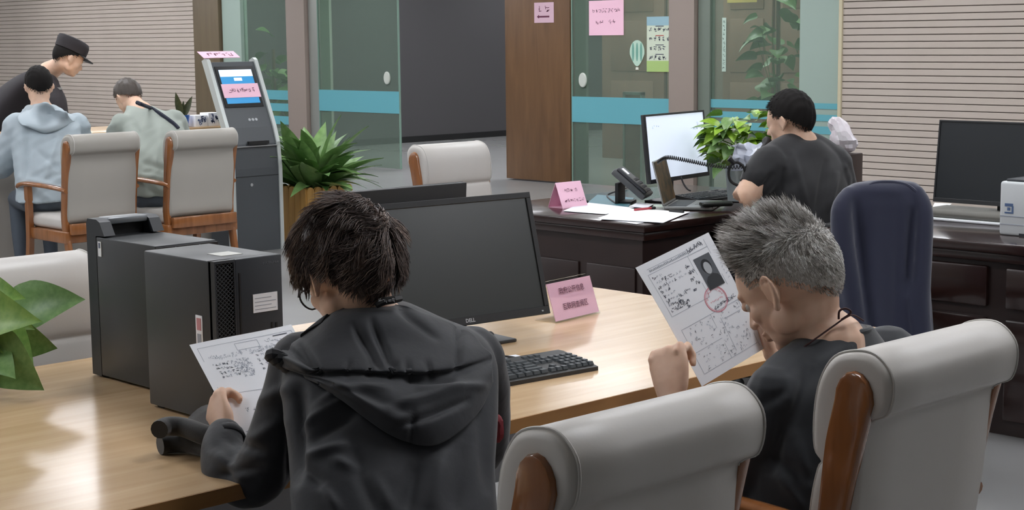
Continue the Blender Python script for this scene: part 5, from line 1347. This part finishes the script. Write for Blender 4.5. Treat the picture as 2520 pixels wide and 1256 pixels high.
# ---- grey haired person
m_tee = mat('black cotton', (33, 37, 43), .75, bump=(320, .2, .0008), vary=(6, (28, 32, 38)), sheen=.25)
hL = dict(W=at_d(1650, 978, 3.50), y=at_d(1642, 878, 3.54) - at_d(1650, 978, 3.50), z=-_F0 * .80 - _R0 * .60, curls=((62, 80, 40), (66, 82, 42), (66, 82, 42), (58, 80, 42)), thumb=((.012, .040, .006), (-.002, .032, .002)), s=1.15)
hR = dict(W=at_d(1905, 868, 3.72), y=at_d(1850, 790, 3.76) - at_d(1905, 868, 3.72), z=_R0 * .8 + _Z * .3 + _F0 * .2, curls=((25, 30, 20),) * 4, thumb=((.020, .030, .0), (.012, .026, .004)), s=1.0)
tG, OG, RG, sG, PG, bvG, lG = person('person', 'grey haired person in a black t shirt reading a form with a portrait photo', (1940, 692, 3.24, 50, 32, 2, 1.11),
    [(2000, 790, 3.22, .058), (2050, 850, 3.20, .070)],
    [(2035, 1420, 3.14, .18, .140), (2030, 1330, 3.15, .178, .122), (2025, 1220, 3.17, .176, .112), (2025, 1100, 3.19, .182, .110), (2035, 1000, 3.21, .190, .105), (2042, 930, 3.22, .184, .092), (2050, 880, 3.225, .150, .080), (2056, 842, 3.225, .108, .070), (2058, 806, 3.225, .072, .062)], 48,
    [(1912, 975, 3.11, .058), (1885, 1060, 3.12, .060), (1858, 1160, 3.14, .058), (1790, 1190, 3.22, .048), (1720, 1120, 3.38, .044), (1655, 1005, 3.52, .034)],
    [(2185, 890, 3.36, .070), (2170, 980, 3.45, .064), (2090, 1040, 3.62, .052), (1980, 950, 3.70, .042), (1905, 868, 3.72, .032)], hL, hR, m_skin2, m_tee, 't_shirt', m_trouser, .0045, sleeveL=3, sleeveR=2, grow=.006, fill=([(2010, 880, 3.19, .052), (1955, 925, 3.15, .058), (1912, 975, 3.11, .062)], [(1930, 1000, 3.13, .066), (1900, 1100, 3.14, .068)]),
    folds=[(1960, 930, 1900, 1100, 16, .007), (2000, 900, 1950, 1040, 14, -.006), (1930, 1000, 1900, 1160, 14, -.010), (1960, 1080, 2000, 1230, 18, .008), (1900, 1130, 1990, 1180, 14, -.008), (1920, 1170, 1980, 1256, 16, .008), (2100, 850, 2010, 900, 16, .005), (1870, 1000, 1940, 960, 14, -.005)], wr=(.0018, 24))
nb = MB()
nb.tube([at_d(2056, 806, 3.225) + .072 * (math.cos(a) * (math.cos(rad(52)) * _R0 + math.sin(rad(52)) * _F0) + .92 * math.sin(a) * (-math.sin(rad(52)) * _R0 + math.cos(rad(52)) * _F0)) + np.array([0, 0, -.012 - .012 * math.sin(a)]) for a in np.linspace(0, 2 * math.pi, 41)], .006, 8)
local(nb, lG).build('neckband', m_tee, tG)
cd = MB(); cd.tube(catmull([at_d(x, y, D) for x, y, D in ((1960, 868, 3.14), (2010, 832, 3.142), (2055, 800, 3.146), (2078, 784, 3.15), (2100, 776, 3.16), (2125, 790, 3.2))], 5), .0018, 6)
cd.tube(catmull([at_d(x, y, 3.146) for x, y in ((2064, 786), (2066, 766), (2082, 760), (2094, 770), (2070, 788))], 5), .0022, 6)
local(cd, lG).build('neck_cord', mat('dark red cord', (58, 28, 30), .7), tG)
g_a, g_b, g_c = mat('grey hair', (180, 176, 170), .5), mat('light grey hair', (228, 226, 223), .5), mat('dark grey hair', (124, 118, 110), .5)
def lenG(d, h, r):
    a = float(np.clip((h - .012) / .07, 0, 1)); b = float(np.clip((d[2] - .25) / .55, 0, 1))
    return r.uniform(.75, 1.25) * (.004 + .009 * a + .030 * b + (.010 * b if d[1] > .1 else 0))
def dirG(d, nrm, q, t, r, ph):
    b = float(np.clip((d[2] - .05) / .6, 0, 1)); g = float(np.clip((-d[1]) / .6, 0, 1))
    fw = np.array([-.10, 1.0, .05]) * (.20 + .75 * b); dn = np.array([0, -.1, -1.0]) * (.95 * (1 - b))
    v = nrm * (.22 + .62 * b * (1 - .25 * g)) + fw * (1 - .5 * g * b) + dn + r.normal(size=3) * .13 + np.array([0, 0, .5 * b])
    return v / np.linalg.norm(v)
hair_piece(OG, RG, sG, tG, 10000, FADE, lenG, dirG, .00058, [g_a, g_b, g_c], 5, lG, seg=4, cap_off=.0005, clump=(420, .20))

# ---- clerk
hL = dict(W=at_d(1868, 396, 7.04), y=at_d(1884, 366, 7.10) - at_d(1868, 396, 7.04), z=-_F0 * .7 - _R0 * .7, s=.95)
tK, OK_, RK, sK, PK, bvK, lK = person('person', 'clerk in a black t shirt on the telephone at the mahogany desk', (1943, 296, 7.15, 54, 12, 0, 1.04),
    [(1966, 338, 7.13, .060), (1976, 356, 7.13, .07)],
    [(1985, 640, 7.10, .20, .15), (1985, 590, 7.10, .20, .14), (1980, 530, 7.10, .205, .14), (1978, 470, 7.10, .212, .135), (1978, 420, 7.12, .216, .12), (1976, 386, 7.13, .19, .10), (1974, 362, 7.13, .13, .085), (1968, 344, 7.13, .078, .068)], 40,
    [(1895, 404, 7.0, .075), (1868, 440, 6.97, .074), (1826, 492, 6.93, .060), (1846, 448, 6.99, .046), (1867, 400, 7.04, .036)],
    [(2052, 404, 7.22, .076), (2068, 464, 7.24, .068), (2010, 505, 7.42, .055), (1900, 470, 7.5, .04)], hL, None, m_skin, mat('black jersey', (27, 27, 30), .8, sheen=.2), 't_shirt', m_trouser, .008, sleeveL=2, sleeveR=2, grow=.008, wr=(.002, 34), seat_z=.46,
    fill=([(1962, 352, 7.12, .056), (1925, 376, 7.06, .068), (1895, 406, 7.0, .078)], [(1980, 352, 7.14, .056), (2022, 374, 7.19, .066), (2052, 402, 7.22, .076)], [(1915, 430, 7.02, .10), (1930, 480, 7.05, .10)], [(2040, 430, 7.2, .10), (2040, 480, 7.2, .10)]),
    folds=[(1900, 430, 1870, 470, 6, -.012), (1930, 420, 1915, 500, 7, -.012), (1950, 380, 1990, 520, 9, .008), (2030, 400, 2010, 520, 8, -.010), (2060, 430, 2040, 520, 7, .010)])
m_bk = mat('black hair', (24, 21, 20), .75, spec=.2); m_bk2 = mat('soft black hair', (36, 32, 30), .7, spec=.2)
def lenS(d, h, r): return r.uniform(.006, .012) + .016 * float(np.clip((d[2] - .1) / .5, 0, 1))
def capS(d): return .006 + .006 * max(0, d[2]) + .003 * math.sin(19 * d[0] + 7 * d[1]) * math.sin(17 * d[1] + 5 * d[2])
def dirS(d, nrm, q, t, r, ph):
    v = nrm * .4 + np.array([0, .8 if d[2] > .2 else .1, -.2 if d[2] > .2 else -.9]) + r.normal(size=3) * .25
    return v / np.linalg.norm(v)
hair_piece(OK_, RK, sK, tK, 2400, FADE, lenS, dirS, .0012, [m_bk, m_bk2], 8, lK, seg=3, cap_fn=capS)
hs_ = thing('telephone_handset', 'black telephone handset the clerk holds to the face', 'handset', tuple(map(float, at_d(1876, 370, 7.08))))
o0 = np.array(hs_.location); MB().tube(catmull([at_d(x, y, D) - o0 for x, y, D in ((1866, 402, 7.04), (1868, 388, 7.05), (1876, 370, 7.08), (1884, 356, 7.12), (1888, 346, 7.16))], 4), [.022, .022, .018, .014, .013, .013, .013, .013, .013, .013, .013, .013, .014, .018, .022, .022, .02], 10).build('handset_body', m_black, hs_)
# his chair
oc = bpy.data.objects['office_chair']; c2_ = copy_tree(oc); fK = -math.sin(rad(40)) * _R0 + math.cos(rad(40)) * _F0; c2_.location = (lK[0] - fK[0] * .24, lK[1] - fK[1] * .24, 0); c2_.rotation_euler = (0, 0, YAW + rad(40)); c2_.scale = (1, 1, .78); c2_['label'] = 'black swivel office chair the clerk sits on'; c2_['group'] = 'black swivel chairs'; oc['group'] = 'black swivel chairs'

# ---- two seated visitors and the guard at the left
m_pale = mat('pale blue grey nylon', (176, 188, 196), .55, bump=(60, .1, .003), vary=(5, (164, 178, 186))); m_sage = mat('sage grey cotton', (158, 166, 158), .75, bump=(60, .1, .003))
m_slate = mat('slate trousers', (84, 92, 102), .8)
hLv = dict(W=at_d(-30, 425, 10.95), y=_F0 * .8 - _R0 * .3, z=_Z, s=1.0)
t1, O1, R1, s1, P1, bv1, l1 = person('person', 'visitor in a pale blue hooded jacket seated at the service counter', (95, 212, 10.85, 25, 14, 0, 1.04),
    [(98, 248, 10.82, .060), (102, 266, 10.81, .07)],
    [(120, 495, 10.55, .20, .15), (120, 470, 10.57, .195, .14), (118, 430, 10.61, .20, .135), (116, 380, 10.67, .21, .135), (114, 330, 10.73, .215, .13), (112, 298, 10.77, .20, .11), (108, 278, 10.79, .14, .09), (102, 258, 10.81, .08, .075)], 30,
    [(42, 310, 10.70, .080), (30, 350, 10.70, .078), (12, 405, 10.75, .066), (-10, 420, 11.00, .05), (-28, 425, 10.95, .04)], [(188, 310, 10.90, .080), (196, 360, 10.95, .074), (180, 420, 11.05, .06), (130, 410, 11.30, .045)], hLv, None, m_skin2, m_pale, 'jacket', m_slate, .011, grow=.010, wr=(.0035, 42), seat_z=.46,
    folds=[(70, 330, 62, 440, 8, -.02), (140, 340, 110, 440, 8, .014), (90, 370, 150, 420, 7, -.012), (60, 440, 140, 460, 7, .012)])
hair_piece(O1, R1, s1, t1, 900, FADE, lenS, dirS, .0015, [m_bk, m_bk2], 2, l1, seg=3, cap_fn=capS)
hd = []
for pts, off in (([(62, 268), (80, 258), (102, 254), (125, 256), (146, 266)], .03), ([(48, 288), (72, 284), (102, 282), (136, 280), (166, 276)], .045), ([(60, 306), (84, 310), (110, 314), (145, 306), (180, 292)], .06), ([(70, 312), (92, 322), (116, 328), (150, 318), (186, 298)], .015)):
    hd.append(catmull([hit(bv1, x, y, 10.65)[0] - l1 - _F0 * off for x, y in pts], 4))
hd = [list(c) for c in zip(*[catmull(list(c), 3) for c in zip(*hd)])]
o = MB().grid(hd).build('hood', m_pale, t1, 60); md = o.modifiers.new('s', 'SOLIDIFY'); md.thickness = .012
t2, O2, R2, s2, P2, bv2, l2 = person('person', 'visitor in a sage grey jacket with a dark shoulder strap, bent over the counter', (316, 240, 11.30, 48, 40, 0, 1.04),
    [(336, 262, 11.20, .06), (350, 276, 11.13, .075)],
    [(392, 480, 10.77, .20, .15), (394, 450, 10.79, .195, .14), (392, 410, 10.83, .20, .14), (384, 360, 10.91, .205, .14), (374, 312, 11.01, .205, .13), (364, 288, 11.07, .18, .11), (354, 272, 11.12, .12, .09), (342, 260, 11.17, .075, .075)], 34,
    [(300, 310, 10.95, .078), (288, 345, 11.00, .074), (290, 400, 11.15, .06), (270, 410, 11.40, .045)], [(428, 300, 11.15, .080), (440, 350, 11.20, .074), (420, 410, 11.30, .06), (340, 400, 11.50, .045)], None, None, m_skin2, m_sage, 'jacket', m_slate, .011, grow=.008, wr=(.0035, 42), seat_z=.46,
    folds=[(330, 300, 345, 330, 8, -.02), (400, 300, 380, 430, 10, .012), (350, 400, 420, 420, 7, -.012), (340, 430, 400, 440, 6, .012)])
hair_piece(O2, R2, s2, t2, 900, FADE, lenS, dirS, .0013, [mat('greying hair', (70, 62, 56), .5), m_bk2], 2, l2, seg=3, cap_fn=capS)
sp_ = MB(); pts = [hit(bv2, x, y, 10.85)[0] - l2 - _F0 * .012 for x, y in ((338, 252), (352, 258), (372, 266), (392, 278), (412, 292), (428, 304), (440, 316))]
sp_.tube(catmull(pts, 3), .014, 6).build('shoulder_strap', mat('navy strap', (28, 34, 52), .7), t2)
m_guard = mat('black uniform', (40, 36, 40), .75)
t3, O3, R3, s3, P3, bv3, l3 = person('person', 'standing guard in a black uniform and cap leaning over the counter', (170, 142, 12.6, -62, 26, 0, 1.14),
    [(140, 164, 12.65, .066), (120, 176, 12.7, .08)],
    [(-36, 470, 12.9, .19, .14), (-34, 420, 12.9, .19, .15), (-26, 350, 12.9, .20, .16), (4, 284, 12.88, .21, .165), (44, 226, 12.85, .215, .15), (80, 192, 12.8, .19, .125), (108, 174, 12.76, .12, .095), (126, 168, 12.72, .075, .075)], -50,
    [(34, 224, 13.05, .08), (50, 290, 13.1, .074), (100, 350, 13.0, .06), (140, 360, 12.7, .045)], [(118, 208, 12.55, .080), (138, 250, 12.45, .074), (146, 300, 12.4, .06), (150, 340, 12.2, .045)], None, None, m_skin2, m_guard, 'uniform', m_guard, .012, grow=.008, wr=(.005, 14), stand=True)
lg_ = MB()
for s_ in (-1, 1):
    hb = at_d(-34 + s_ * 18, 440, 12.9); limb(lg_, [hb, hb * np.array([1, 1, .45]), hb * np.array([1, 1, 0]) + np.array([0, 0, .06])], [.10, .075, .055])
lg_.ell(at_d(-34, 445, 12.9), (.18, .15, .14), None, 20, 12)
add_mesh('trousers', voxel_union(lg_, .012, 5), m_guard, t3)
hair_piece(O3, R3, s3, t3, 600, FADE, lenS, dirS, .0015, [m_bk, m_bk2], 2, l3, seg=3, cap_off=.006)
cp = MB(); ring_c = []
for z, k_, dy in ((.045, 1.10, 0), (.075, 1.12, 0), (.105, 1.13, -.004), (.125, 1.05, -.006), (.133, .8, -.008), (.136, .3, -.008)):
    ring_c.append([P3(.082 * k_ * math.sin(a), -.010 + dy + .100 * k_ * math.cos(a), z) for a in np.linspace(0, 2 * math.pi, 29)[:-1]])
cp.loft(ring_c); local(cp, l3).build('cap_crown', m_guard, t3, 50)
br = MB(); br.grid([[P3(.080 * math.sin(a) * k_, -.005 + .100 * math.cos(a) * k_ + e, .050 - .03 * (k_ - 1) * 3) for a in np.linspace(-1.2, 1.2, 15)] for k_, e in ((1.05, 0), (1.15, .02), (1.22, .045))])
o = local(br, l3).build('cap_visor', m_black, t3); md = o.modifiers.new('s', 'SOLIDIFY'); md.thickness = .005
bd = MB(); bd.box(-.02, -.004, -.008, .02, .004, .008); o = bd.build('badge', m_silver, t3, 0); o.matrix_local = Matrix.Translation(Vector(hit(bv3, 146, 218, 12.4)[0] - l3 - _F0 * .006)) @ Matrix.Rotation(YAW, 4, 'Z')
# red bag beside the hooded person's seat
pr_ = at_d(1224, 1048, 3.0)
t = thing('red_bag', 'dark red cloth bag hanging beside the person in the hooded jacket', 'bag', tuple(map(float, pr_)))
b = MB(); b.ell((0, 0, -.006), (.014, .012, .028), None, 14, 10); rq = random.Random(3); b.v = [(x * (1 + rq.uniform(-.2, .2)), y * (1 + rq.uniform(-.2, .2)), z) for x, y, z in b.v]
b.build('bag_cloth', mat('dark red cloth', (128, 40, 48), .7), t, 30)

# ---- navy jacket draped on the office chair
m_navy = mat('navy wool', (36, 40, 64), .8, bump=(260, .25, .001), sheen=.4)
jk = MB(); Rj = face_frame(4, 0)
def jring(x, y, D, hw, hd, ph=0.0, fo=0.0):
    c = at_d(x, y, D); r = []
    for a in np.linspace(0, 2 * math.pi, 61)[:-1]:
        ca, sa = math.cos(a), math.sin(a); u = math.copysign(abs(ca) ** .6, ca); w_ = math.copysign(abs(sa) ** .7, sa)
        r.append(c + Rj[:, 0] * hw * u + Rj[:, 1] * (hd * w_ + fo * math.sin(9 * u + ph)))
    return r
jk.loft([jring(2180, 444, 5.98, .055, .02), jring(2178, 450, 5.98, .115, .045), jring(2172, 466, 5.98, .150, .06), jring(2168, 500, 5.98, .172, .068, .4, .003), jring(2166, 580, 5.98, .176, .07, .6, .005), jring(2168, 680, 5.97, .180, .07, .8, .007), jring(2172, 780, 5.96, .184, .072, 1, .009), jring(2174, 880, 5.95, .190, .075, 1.1, .011)])
for ch in ([(2090, 478, 5.95, .030), (2072, 520, 5.93, .042), (2078, 620, 5.92, .044), (2098, 730, 5.91, .044), (2112, 850, 5.90, .042)], [(2256, 474, 5.95, .028), (2272, 520, 5.93, .036), (2268, 620, 5.92, .040), (2262, 740, 5.91, .042), (2268, 850, 5.90, .042)]):
    p_, r_ = px_chain(ch); limb(jk, p_, r_, 16)
mej = voxel_union(jk, .008, 8)
fold(mej, [(2108, 500, 2128, 700, 10, -.012), (2128, 700, 2150, 850, 10, -.010), (2246, 520, 2232, 720, 10, -.012), (2236, 700, 2250, 850, 8, .010), (2180, 560, 2186, 850, 22, .006), (2210, 620, 2200, 850, 12, -.006), (2150, 470, 2210, 470, 14, .004)])
bj = at_d(2168, 640, 5.98)
tj = thing('navy_jacket', 'navy blue jacket hung over the back of the office chair', 'jacket', (float(bj[0]), float(bj[1]), 0))
add_mesh('jacket_cloth', mej, m_navy, tj)
cj = MB(); cj.tube(catmull([at_d(x, y, D) - np.array(tj.location) for x, y, D in ((2120, 470, 5.93), (2150, 452, 5.945), (2190, 449, 5.95), (2230, 456, 5.945), (2256, 474, 5.93))], 4), .008, 8).build('collar_roll', m_navy, tj)
